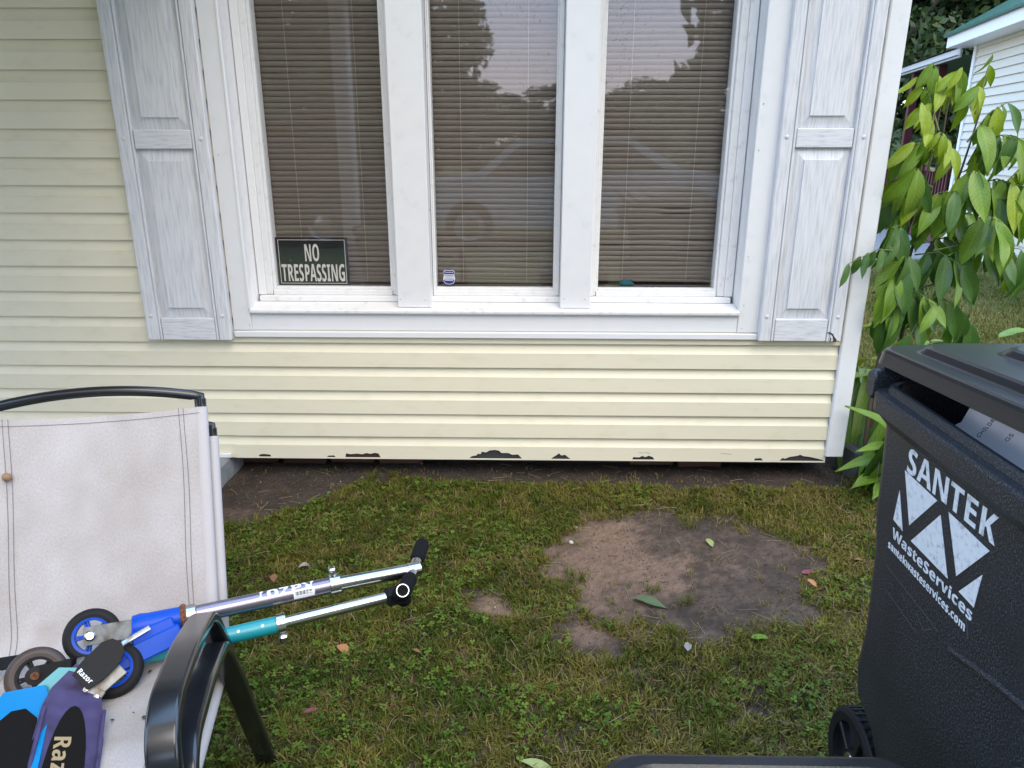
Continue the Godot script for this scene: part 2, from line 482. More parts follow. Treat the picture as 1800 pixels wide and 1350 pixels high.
func bare(x: float, z: float) -> float:
	var b := 1.0 - smoothstep(0.80, 1.22, patch_dist(x, z))
	var nz := 0.06 * gnoise(x, z, 4.0) + 0.03 * gnoise(x, z, 14.0)
	if x < 1.6: b = maxf(b, 1.0 - smoothstep(-0.01, 0.10, z + nz - (0.04 if x > 0.5 else 0.0)))
	if x < -0.55: b = maxf(b, 1.0 - smoothstep(-0.05, 0.1, z + 0.04 + nz * 1.5 - (-0.55 - x) * 0.86))
	for s in [[-0.09, 0.93, 0.085], [0.22, 1.10, 0.09], [0.16, 1.03, 0.06], [0.3, 1.22, 0.035], [-0.15, 0.85, 0.04], [0.6, 1.36, 0.03], [0.95, 0.66, 0.1], [0.82, 0.95, 0.1]]:
		b = maxf(b, (1.0 - smoothstep(0.5, 1.3, Vector2(x - s[0], (z - s[1]) * 1.3).length() / s[2] + 0.5 * gnoise(x, z, 12.0))) * 0.8)
	return clampf(b, 0, 1)

func ground_y(x: float, z: float) -> float:
	return 0.008 * gnoise(x, z, 2.2) + 0.004 * gnoise(x, z, 9.0) + 0.0026 * gnoise(x, z, 36.0) + 0.003 * bare_rough(x, z) - 0.006 * (1.0 - smoothstep(0.7, 1.15, patch_dist(x, z)))

func bare_rough(x: float, z: float) -> float:
	return absf(gnoise(x + 50, z, 13.0)) * (1.0 - smoothstep(0.7, 1.2, patch_dist(x, z)))

func ground():
	gn.seed = 5
	gn.frequency = 1.0
	gn.fractal_octaves = 3
	var b := Msh.new()
	b.quad(Vector3(-150, -0.03, 150), Vector3(150, -0.03, 150), Vector3(150, -0.03, -150), Vector3(-150, -0.03, -150))
	setting("ground", b, M.far_lawn)
	b = Msh.new()
	var step := 0.0125
	var x0 := -1.6
	var z0 := -0.34
	var W := 300
	var H := 216
	for j in H:
		for i in W:
			var x := x0 + i * step
			var z := z0 + j * step
			var sand := smoothstep(0.1, -0.35, (x - 0.47) * 1.5 - 0.1 + 0.5 * gnoise(x, z, 3.0) + 0.25 * gnoise(x + 9, z, 15.0)) * (1.0 - smoothstep(0.75, 1.15, patch_dist(x, z)))
			sand = maxf(sand, 1.0 - smoothstep(0.4, 1.2, Vector2(x + 0.08, z - 0.93).length() / 0.075 + 0.4 * gnoise(x, z, 12.0)))
			sand = maxf(sand, 0.8 - smoothstep(0.2, 1.2, Vector2(x - 0.2, z - 1.06).length() / 0.09 + 0.4 * gnoise(x, z, 12.0)))
			var fine := 0.5 + 0.5 * gnoise(x, z, 33.0) + 0.35 * rng.randf_range(-1, 1)
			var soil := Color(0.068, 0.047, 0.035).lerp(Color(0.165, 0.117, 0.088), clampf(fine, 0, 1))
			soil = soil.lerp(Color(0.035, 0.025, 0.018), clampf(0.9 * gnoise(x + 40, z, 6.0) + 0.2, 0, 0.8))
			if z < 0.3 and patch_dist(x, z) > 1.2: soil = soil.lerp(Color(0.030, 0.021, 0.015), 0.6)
			var sandy := Color(0.20, 0.130, 0.090).lerp(Color(0.32, 0.208, 0.148), clampf(fine, 0, 1))
			var cc := soil.lerp(sandy, clampf(sand + 0.18 * gnoise(x, z, 25.0) * sand, 0, 1))
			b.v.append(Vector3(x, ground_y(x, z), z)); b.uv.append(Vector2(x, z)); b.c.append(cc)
			b.n.append(Vector3(ground_y(x - 0.006, z) - ground_y(x + 0.006, z), 0.012, ground_y(x, z - 0.006) - ground_y(x, z + 0.006)).normalized())
	for j in H - 1:
		for i in W - 1:
			var a := j * W + i
			b.ix.append_array(PackedInt32Array([a, a + 1, a + W, a + 1, a + W + 1, a + W]))
	setting("soil", b, M.soil)
	# clods and grit on the bare soil
	var clod := Msh.new()
	var pr := []
	for k in 5: pr.append([sin(PI * k / 4) * 0.5 + 0.001, -cos(PI * k / 4) * 0.36])
	clod.lathe(Vector3.ZERO, Vector3.UP, pr, 6)
	var cm := clod.done()
	var xfs := []
	var cols := []
	for k in 60000:
		var x := rng.randf_range(-1.35, 1.75)
		var z := rng.randf_range(-0.15, 1.6)
		if rng.randf() > bare(x, z) * 1.1: continue
		var s := 0.0016 + 0.006 * pow(rng.randf(), 5)
		xfs.append(Transform3D(Basis.from_euler(Vector3(rng.randf() * 6, rng.randf() * 6, rng.randf() * 6)).scaled(Vector3(s, s * rng.randf_range(0.5, 1), s)), Vector3(x, ground_y(x, z) + s * 0.15, z)))
		var q := rng.randf()
		var cc := Color(0.05, 0.037, 0.028).lerp(Color(0.14, 0.105, 0.08), rng.randf())
		if x < 0.36 and x > 0.05 and z > 0.4: cc = cc.lerp(Color(0.24, 0.165, 0.12), rng.randf())
		if q > 0.992: cc = Color(0.5, 0.48, 0.45)
		cols.append(cc)
	stuff("soil_crumbs", cm, M.vcol, xfs, cols, "loose brown crumbs and grit on the worn soil", "soil")

# ---------------------------------------------------------------- house
const LAP := 0.1016
const BASE := 0.09

# one row of two laps between x0 and x1 (local x, facing +z); skip = true leaves the lowest flat to be cut
func siding_mesh(x0: float, x1: float, y: float, skip := false, proud := 0.0, wav := 0.0) -> Msh:
	var b := Msh.new()
	for k in 2:
		var yb := y + k * LAP
		var prof := []   # from bottom to top: [y, z]
		if not (skip and k == 0):
			prof = [[yb + 0.0, 0.0], [yb - 0.0005, 0.0125], [yb + 0.0005, 0.0138], [yb + 0.06, 0.0118]]
		else:
			prof = [[yb + 0.0585, 0.0118], [yb + 0.06, 0.0118]]
		for i in prof.size() - 1:
			var a: Array = prof[i]
			var d: Array = prof[i + 1]
			b.quad(Vector3(x0, a[0], a[1] + proud), Vector3(x1, a[0] + wav, a[1] + proud), Vector3(x1, d[0] + wav, d[1] + proud), Vector3(x0, d[0], d[1] + proud))
		var rows := []
		for j in 7:
			var t := j / 6.0
			rows.append([Vector3(x0, yb + 0.06 + t * (LAP - 0.06), 0.0118 * (1.0 - t) * (1.0 - t) + 0.0008 + proud - t * 0.0006), Vector3(x1, yb + wav + 0.06 + t * (LAP - 0.06), 0.0118 * (1.0 - t) * (1.0 - t) + 0.0008 + proud - t * 0.0006)])
		b.grid(rows)
		for e in [x0, x1]:   # closed ends
			b.quad(Vector3(e, yb, 0), Vector3(e, yb, 0.0128 + proud), Vector3(e, yb + 0.06, 0.0118 + proud), Vector3(e, yb + 0.06, 0))
	return b

func house():
	var h := thing("house", "cream clapboard-sided house with a white triple window and white shutters", "house", Vector3(-1.5, 0, -2.5))
	var L := -5.2
	# rows of clapboards; lowest row has a joint by the concrete slab, the second by the middle window
	var seams := {0: [-1.205], 1: [-0.17], 2: [-1.80], 3: [-1.83], 6: [-1.98], 4: [-3.3], 5: [-2.7], 8: [-3.0]}
	for r in 13:
		var y := BASE + r * 2 * LAP
		var spans := []
		if r < 3:
			var s: float = seams[r][0]
			spans = [[L, s + 0.012, 0.0], [s - 0.012, 1.268, 0.0016]]
		else:
			var s: float = seams.get(r, [-2.4])[0]
			spans = [[L, s + 0.012, 0.0], [s - 0.012, -1.12, 0.0016], [0.88, 1.268, 0.0]]
		for q in spans:
			var cut: bool = r == 0 and q[1] > 0
			var o := part("siding_panel", siding_mesh(q[0], q[1], y, cut, q[2], rng.randf_range(-0.001, 0.001)), M.siding, h)
			if cut: broken_edge(o, q[0], q[1], y, q[2])
	# right-hand wall of the house, same boards
	for r in 13:
		var b := siding_mesh(-5.6, -0.05, 0, false)
		var o := inst("siding_panel", b.done(), M.siding, h)
		o.transform = Transform3D(Basis(Vector3(0, 0, 1), Vector3(0, 1, 0), Vector3(-1, 0, 0)) * Basis(Vector3.UP, PI), Vector3(1.315, BASE + r * 2 * LAP, -5.65) - h.position)
	var b := Msh.new()
	# corner post: two faces with returns
	b.box(Vector3(1.298, 1.355, 0.004), Vector3(0.072, 2.47, 0.05), 0.004)
	b.box(Vector3(1.319, 1.355, -0.045), Vector3(0.03, 2.47, 0.045), 0.002)
	part("corner_post", b, M.trim, h)
	b = Msh.new()
	b.box(Vector3(1.262, 1.36, 0.007), Vector3(0.004, 2.5, 0.012), 0.0005)
	part("channel", b, mat(Color(0.3, 0.31, 0.33), 0.6), h)
	# structural walls with the window opening
	b = Msh.new()
	b.box(Vector3(-3.145, 1.35, -0.105), Vector3(4.1, 2.5, 0.2), 0.001)
	b.box(Vector3(1.08, 1.35, -0.105), Vector3(0.44, 2.5, 0.2), 0.001)
	b.box(Vector3(-0.115, 0.405, -0.105), Vector3(1.93, 0.61, 0.2), 0.001)
	b.box(Vector3(-0.115, 2.4, -0.105), Vector3(1.93, 0.4, 0.2), 0.001)
	part("wall", b, M.inner, h)
	b = Msh.new()
	b.box(Vector3(1.24, 1.35, -2.9), Vector3(0.14, 2.5, 5.38), 0.001)
	part("wall", b, M.inner, h)
	b = Msh.new()
	b.box(Vector3(-5.12, 1.35, -2.9), Vector3(0.14, 2.5, 5.38), 0.001)
	b.box(Vector3(-1.95, 1.35, -5.66), Vector3(6.5, 2.5, 0.14), 0.001)
	part("wall", b, M.inner, h)
	b = Msh.new()
	b.box(Vector3(-1.95, 0.085, -2.9), Vector3(6.2, 0.06, 5.4), 0.001)
	part("floor", b, M.inner, h)
	# recessed foundation under the boards
	b = Msh.new()
	b.box(Vector3(0.0, 0.0, -0.24), Vector3(2.5, 0.108, 0.16), 0.004)
	b.box(Vector3(1.16, 0.0, -2.9), Vector3(0.16, 0.108, 5.1), 0.004)
	part("foundation", b, mat(Color(0.035, 0.028, 0.024), 0.95), h)
	for k in 6:
		b = Msh.new()
		b.box(Vector3(-1.19 + k * 0.215 + (0.9 if k > 3 else 0.0), 0.03 + 0.012 * gnoise(k, 0, 3.1), -0.155), Vector3(0.19, 0.056, 0.05), 0.004)
		part("brick", b, M.brick, h)
	# soffit, fascia and roof above the frame
	b = Msh.new()
	b.box(Vector3(-1.95, 2.66, -2.75), Vector3(7.1, 0.1, 6.3), 0.002)
	part("soffit", b, M.trim, h)
	b = Msh.new()
	for s in [-1, 1]:
		b.quad(Vector3(-5.6, 2.72, -2.75 + s * 3.25), Vector3(1.7, 2.72, -2.75 + s * 3.25), Vector3(1.7, 4.0, -2.75), Vector3(-5.6, 4.0, -2.75))
	b.tri(Vector3(1.55, 2.72, 0.4), Vector3(1.55, 2.72, -5.9), Vector3(1.55, 4.0, -2.75))
	b.tri(Vector3(-5.45, 2.72, -5.9), Vector3(-5.45, 2.72, 0.4), Vector3(-5.45, 4.0, -2.75))
	part("roof", b, mat(Color(0.05, 0.05, 0.05), 0.9), h)
	window_unit(h)
	shutter(h, -1.499, -1.164, 0.612)
	var right := shutter(h, 0.925, 1.248, 0.621)
	# flaked paint at the foot of the right shutter, over dark brown plastic
	for f in [[[1.185, 0.658], [1.198, 0.662], [1.212, 0.655], [1.221, 0.640], [1.217, 0.638], [1.208, 0.650], [1.196, 0.656]], [[1.213, 0.638], [1.221, 0.641], [1.231, 0.630], [1.229, 0.6225], [1.214, 0.6225], [1.218, 0.630]], [[1.203, 0.640], [1.209, 0.636], [1.207, 0.6225], [1.202, 0.6225], [1.205, 0.631]], [[1.234, 0.628], [1.243, 0.6225], [1.235, 0.6225]]]:
		var pp := PackedVector2Array()
		for q in f: pp.append(Vector2(q[0], q[1]))
		b = Msh.new()
		b.slab(pp, 0.0006, Transform3D(Basis.IDENTITY, Vector3(0, 0, 0.0485)))
		part("bare_patch", b, M.brown_back, right)

# lowest flat of the bottom clapboard with bits broken out, dark backing behind
func broken_edge(o: MeshInstance3D, x0: float, x1: float, y: float, proud: float):
	var up := PackedVector2Array([Vector2(x0, y + 0.006), Vector2(x1, y + 0.006), Vector2(x1, y + 0.059), Vector2(x0, y + 0.059)])
	var polys := [up]
	var holes := [
		[[-0.752, 0.0], [-0.748, 0.021], [-0.73, 0.017], [-0.70, 0.02], [-0.68, 0.017], [-0.66, 0.023], [-0.645, 0.019], [-0.625, 0.024], [-0.61, 0.021], [-0.6, 0.0]],
		[[-0.23, 0.0], [-0.215, 0.012], [-0.195, 0.016], [-0.19, 0.024], [-0.178, 0.022], [-0.173, 0.033], [-0.155, 0.03], [-0.14, 0.039], [-0.118, 0.042], [-0.1, 0.038], [-0.09, 0.028], [-0.06, 0.028], [-0.045, 0.02], [-0.02, 0.022], [0.0, 0.0]],
		[[0.115, 0.0], [0.13, 0.012], [0.145, 0.022], [0.152, 0.029], [0.162, 0.019], [0.178, 0.022], [0.19, 0.012], [0.205, 0.0]],
		[[0.46, 0.0], [0.465, 0.014], [0.49, 0.013], [0.503, 0.02], [0.515, 0.014], [0.53, 0.021], [0.548, 0.014], [0.555, 0.0]],
		[[0.97, 0.0], [0.975, 0.012], [1.0, 0.014], [1.012, 0.0]],
		[[1.075, 0.0], [1.09, 0.016], [1.1, 0.012], [1.12, 0.021], [1.15, 0.026], [1.162, 0.031], [1.175, 0.025], [1.2, 0.022], [1.235, 0.014], [1.262, 0.007], [1.262, 0.0]],
		[[-1.12, 0.0], [-1.117, 0.012], [-1.1, 0.015], [-1.07, 0.012], [-1.068, 0.0]],
		[[-0.83, 0.0], [-0.826, 0.009], [-0.80, 0.011], [-0.79, 0.0]],
	]
	for hh in holes:
		var hp := PackedVector2Array()
		for q in hh: hp.append(Vector2(q[0], y + 0.0035 + q[1]))
		var nxt := []
		for p in polys: nxt.append_array(Geometry2D.clip_polygons(p, hp))
		polys = nxt
	var b := Msh.new()
	for p in polys:
		if p.size() > 2: b.slab(p, 0.0018, Transform3D(Basis.IDENTITY, Vector3(0, 0, 0.0112 + proud)))
	b.box(Vector3((x0 + x1) / 2, y + 0.0028, 0.0122 + proud), Vector3(x1 - x0, 0.0066, 0.0018), 0.0004)
	part("lower_flat", b, M.siding, o)
	b = Msh.new()
	b.box(Vector3(-0.675, y + 0.028, 0.004), Vector3(0.2, 0.05, 0.006), 0.001)
	part("backing", b, M.brown_back, o)
	b = Msh.new()
	b.box(Vector3(0.36, y + 0.028, 0.004), Vector3(1.8, 0.05, 0.006), 0.001)
	b.box(Vector3(-0.98, y + 0.028, 0.004), Vector3(0.36, 0.05, 0.006), 0.001)
	part("backing", b, M.vinyl_back, o)
	# cracks and scuffs scored into the boards
	b = Msh.new()
	for s in [[0.40, 0.165, 0.52, 0.20], [0.43, 0.20, 0.49, 0.213], [0.62, 0.17, 0.66, 0.182], [0.66, 0.158, 0.72, 0.185], [0.70, 0.155, 0.735, 0.17], [0.10, 0.163, 0.17, 0.17], [0.51, 0.13, 0.535, 0.1245], [0.485, 0.128, 0.507, 0.1265], [0.83, 0.128, 0.875, 0.124]]:
		var a := Vector3(s[0], s[1], 0.0150)
		var d := Vector3(s[2], s[3], 0.0150)
		var w := (d - a).cross(Vector3.BACK).normalized() * 0.0006
		if s[1] > 0.15: continue
		b.quad(a - w, d - w, d + w, a + w) if (d - a).cross(w).z > 0 else b.quad(a + w, d + w, d - w, a - w)
	part("crack", b, M.vinyl_back, o).set_meta("kind", "stuff")

func window_unit(h: Node3D):
	var top := 2.2
	var b := Msh.new()
	# flat casing boards
	b.box(Vector3(-1.123, (0.65 + top) / 2, 0.008), Vector3(0.072, top - 0.65, 0.03), 0.002)
	b.box(Vector3(0.886, (0.65 + top) / 2, 0.008), Vector3(0.082, top - 0.65, 0.03), 0.002)
	b.box(Vector3(-0.12, top + 0.04, 0.008), Vector3(2.1, 0.08, 0.032), 0.002)
	# raised beads along the casing edges
	b.box(Vector3(-1.086, (0.735 + top) / 2, 0.016), Vector3(0.011, top - 0.735, 0.026), 0.003)
	b.box(Vector3(0.849, (0.735 + top) / 2, 0.014), Vector3(0.012, top - 0.735, 0.022), 0.003)
	var win := part("window", b, M.trim, h)
	b = Msh.new()
	b.box(Vector3(-0.1165, 0.6345, 0.012), Vector3(2.085, 0.025, 0.036), 0.003)
	part("drip_edge", b, M.trim, win)
	b = Msh.new()
	b.box(Vector3(-0.121, 0.685, 0.006), Vector3(1.93, 0.068, 0.026), 0.001)
	part("apron", b, M.trim, win)
	# sloped sill with a nose
	b = Msh.new()
	var pr := [[0.034, 0.7215], [0.0355, 0.726], [0.0355, 0.733], [0.032, 0.7365], [-0.053, 0.7515], [-0.053, 0.71]]
	for i in pr.size():
		var a: Array = pr[i]
		var d: Array = pr[(i + 1) % pr.size()]
		b.quad(Vector3(-1.083, a[1], a[0]), Vector3(0.845, a[1], a[0]), Vector3(0.845, d[1], d[0]), Vector3(-1.083, d[1], d[0]))
	b.box(Vector3(-0.119, 0.727, 0.0), Vector3(1.925, 0.01, 0.06), 0.001)
	part("sill", b, M.sill, win)
	b = Msh.new()
	b.box(Vector3(-0.12, 0.763, -0.068), Vector3(1.90, 0.0225, 0.03), 0.002)
	part("sub_sill", b, M.sill, win)
	# reveals
	for s in [[-1.0865, 1], [0.8495, -1]]:
		b = Msh.new()
		var x: float = s[0]
		b.quad(Vector3(x, 0.74, 0.015), Vector3(x + s[1] * 0.012, 0.74, -0.12), Vector3(x + s[1] * 0.012, top, -0.12), Vector3(x, top, 0.015)) if s[1] > 0 else b.quad(Vector3(x + s[1] * 0.012, 0.74, -0.12), Vector3(x, 0.74, 0.015), Vector3(x, top, 0.015), Vector3(x + s[1] * 0.012, top, -0.12))
		part("reveal", b, M.sill, win)
	# mullion boards with stepped stops
	for q in [[-0.541, -0.355, -0.498, -0.367], [0.118, 0.299, 0.143, 0.262]]:
		b = Msh.new()
		var cx: float = (q[2] + q[3]) / 2
		b.box(Vector3(cx, (0.743 + top) / 2, -0.03), Vector3(q[3] - q[2], top - 0.743, 0.08), 0.002)
		part("mullion", b, M.trim, win)
	# sashes: stepped bars round each pane
	for q in [[-1.010, -0.541, -1.0755, -0.4985], [-0.355, 0.118, -0.3665, 0.1425], [0.299, 0.767, 0.2625, 0.8385]]:
		b = Msh.new()
		var gl: float = q[0]
		var gr: float = q[1]
		var yb := 0.805
		for s in [[gl, q[2], -1], [gr, q[3], 1]]:
			var wdt: float = absf(s[1] - s[0])
			var steps := [[0.0, 0.011, -0.088], [0.011, wdt * 0.55, -0.076], [wdt * 0.55, wdt, -0.066]] if wdt > 0.03 else [[0.0, 0.006, -0.085], [0.006, wdt, -0.072]]
			for st in steps:
				var xa: float = s[0] + s[2] * st[0]
				var xb: float = s[0] + s[2] * st[1]
				b.box(Vector3((xa + xb) / 2, (0.776 + top) / 2, st[2] - 0.03), Vector3(absf(xb - xa), top - 0.776, 0.06), 0.002)
		b.box(Vector3((gl + gr) / 2, 0.7995, -0.115), Vector3(gr - gl, 0.011, 0.056), 0.002)
		b.box(Vector3((gl + gr) / 2, 0.7845, -0.105), Vector3(gr - gl + 0.016, 0.020, 0.06), 0.002)
		var sash := part("sash", b, M.sill, win)
		for z in [-0.098, -0.113]:
			b = Msh.new()
			b.quad(Vector3(gl - 0.004, yb - 0.004, z), Vector3(gr + 0.004, yb - 0.004, z), Vector3(gr + 0.004, top, z), Vector3(gl - 0.004, top, z))
			part("pane", b, M.glass, sash)
		# dried spots and runs on the outside of the pane
		b = Msh.new()
		for k in (40 if gl < -0.9 else 210):
			var px := rng.randf_range(gl + 0.01, gr - 0.01)
			var py := 1.86 - 0.55 * pow(rng.randf(), 1.6) if rng.randf() < 0.8 else rng.randf_range(0.83, 1.9)
			if gl > 0.2 and rng.randf() < 0.5: px = gl + (gr - gl) * (0.1 + 0.5 * rng.randf() * rng.randf())
			var sz := rng.randf_range(0.0006, 0.0022)
			var ring := []
			for j in 6: ring.append(Vector3(px + cos(TAU * j / 6) * sz * rng.randf_range(0.6, 1.2), py + sin(TAU * j / 6) * sz * rng.randf_range(0.8, 3.5), -0.0972))
			b.fan(ring, Vector3(px, py, -0.0970), Vector3.BACK)
		part("dried_spots", b, M.spot, sash).set_meta("kind", "stuff")
		# crumbling putty line at the foot of the pane
		b = Msh.new()
		var x := gl + 0.004
		while x < gr - 0.01:
			var w := rng.randf_range(0.008, 0.03)
			if rng.randf() < 0.6: b.box(Vector3(x + w / 2, yb + 0.0005, -0.0955), Vector3(w, rng.randf_range(0.002, 0.006), 0.004), 0.001)
			x += w
		part("putty", b, mat(Color(0.55, 0.56, 0.58), 0.9), sash).set_meta("kind", "stuff")
	# small nails and nicks
	for p in [[-1.14, 1.32, 0.0235], [-1.094, 0.67, 0.0235], [-0.488, 0.775, 0.0105], [-0.39, 0.772, 0.0105], [0.158, 0.78, 0.0105], [0.24, 0.778, 0.0105], [0.862, 0.76, 0.0235], [0.862, 0.668, 0.0235], [0.86, 0.95, 0.0235], [0.86, 1.5, 0.0255], [0.859, 1.34, 0.0255], [-0.36, 1.12, 0.010]]:
		b = Msh.new()
		b.lathe(Vector3(p[0], p[1], p[2] - 0.0012), Vector3.BACK, [[0.0028, 0.0], [0.0026, 0.001], [0.0002, 0.0016]], 8)
		part("nail", b, mat(Color(0.4, 0.41, 0.42), 0.5), win)

func shutter(h: Node3D, x0: float, x1: float, y0: float) -> MeshInstance3D:
	var top := 2.2
	var w := x1 - x0
	var sw := w * 0.145
	var b := Msh.new()
	# backing board and stiles
	b.box(Vector3((x0 + x1) / 2, (y0 + top) / 2, 0.022), Vector3(w - 0.004, top - y0 - 0.004, 0.014), 0.001)
	for x in [x0 + sw / 2, x1 - sw / 2]:
		b.box(Vector3(x, (y0 + top) / 2, 0.032), Vector3(sw, top - y0, 0.032), 0.004)
		var s := 1.0 if x < (x0 + x1) / 2 else -1.0
		b.box(Vector3(x + s * (sw / 2 + 0.006), (y0 + top) / 2, 0.0325), Vector3(0.008, top - y0 - 0.002, 0.029), 0.003)
	var o := part("shutter", b, M.shutter, h)
	var xi := x0 + sw + 0.0125
	var xj := x1 - sw - 0.0125
	for r in [[y0 + 0.001, y0 + 0.09], [y0 + 0.728, y0 + 0.796], [top - 0.1, top - 0.001]]:
		b = Msh.new()
		b.box(Vector3((xi + xj) / 2, (r[0] + r[1]) / 2, 0.0315), Vector3(xj - xi, r[1] - r[0], 0.029), 0.003)
		part("rail", b, M.shutter_rail, o)
	for r in [[y0 + 0.093, y0 + 0.725], [y0 + 0.799, top - 0.103]]:
		b = Msh.new()
		var bev := 0.038
		var z0 := 0.0300
		var z1 := 0.0440
		var A := [Vector3(xi, r[0], z0), Vector3(xj, r[0], z0), Vector3(xj, r[1], z0), Vector3(xi, r[1], z0)]
		var B := [Vector3(xi + bev, r[0] + bev, z1 - 0.006), Vector3(xj - bev, r[0] + bev, z1 - 0.006), Vector3(xj - bev, r[1] - bev, z1 - 0.006), Vector3(xi + bev, r[1] - bev, z1 - 0.006)]
		var D := []
		for k in 4: D.append(B[k] + Vector3([1, -1, -1, 1][k] * 0.0012, [1, 1, -1, -1][k] * 0.0015, 0.0065))
		for k in 4:
			var k2 := (k + 1) % 4
			b.quad(A[k], A[k2], B[k2], B[k])
			b.quad(B[k], B[k2], D[k2], D[k])
		b.quad(D[0], D[1], D[2], D[3])
		part("raised_panel", b, M.shutter, o)
	for y in [y0 + 0.10, y0 + 0.765, y0 + 1.45]:
		for x in [x0 + sw * 0.5, x1 - sw * 0.5]:
			b = Msh.new()
			b.lathe(Vector3(x, y, 0.0475), Vector3.BACK, [[0.0075, 0.0], [0.007, 0.002], [0.0045, 0.0042], [0.0022, 0.0046], [0.002, 0.0034], [0.0001, 0.0034]], 12)
			part("screw", b, M.screw, o)
	return o

# ---------------------------------------------------------------- inside the window
func slat_mesh(w: float, kink: int) -> ArrayMesh:
	var b := Msh.new()
	var N := 13
	for side in 2:
		var rows := []
		for j in 6:
			var t := j / 5.0 - 0.5
			var row := []
			for i in N:
				var u := float(i) / (N - 1) - 0.5
				var p := Vector3(u * w, t * 0.0246, 0.0046 * (1.0 - 4.0 * t * t))
				if kink > 0:
					p.y += 0.0008 * sin(u * 7.0 + kink * 2.1) * (1.0 if kink % 2 else 0.4)
					p.z += 0.001 * sin(u * 11.0 + kink) * (t + 0.5)
				if kink == 4 and i in [7, 8, 9]: p += Vector3(0, -0.006 * (t + 0.5), 0.006 * (0.5 - t))
				row.append(p - Vector3(0, 0, 0.0003 * side))
			rows.append(row if side == 0 else _rev(row))
		b.grid(rows)
	return b.done()

func _rev(a: Array) -> Array:
	var o := a.duplicate()
	o.reverse()
	return o

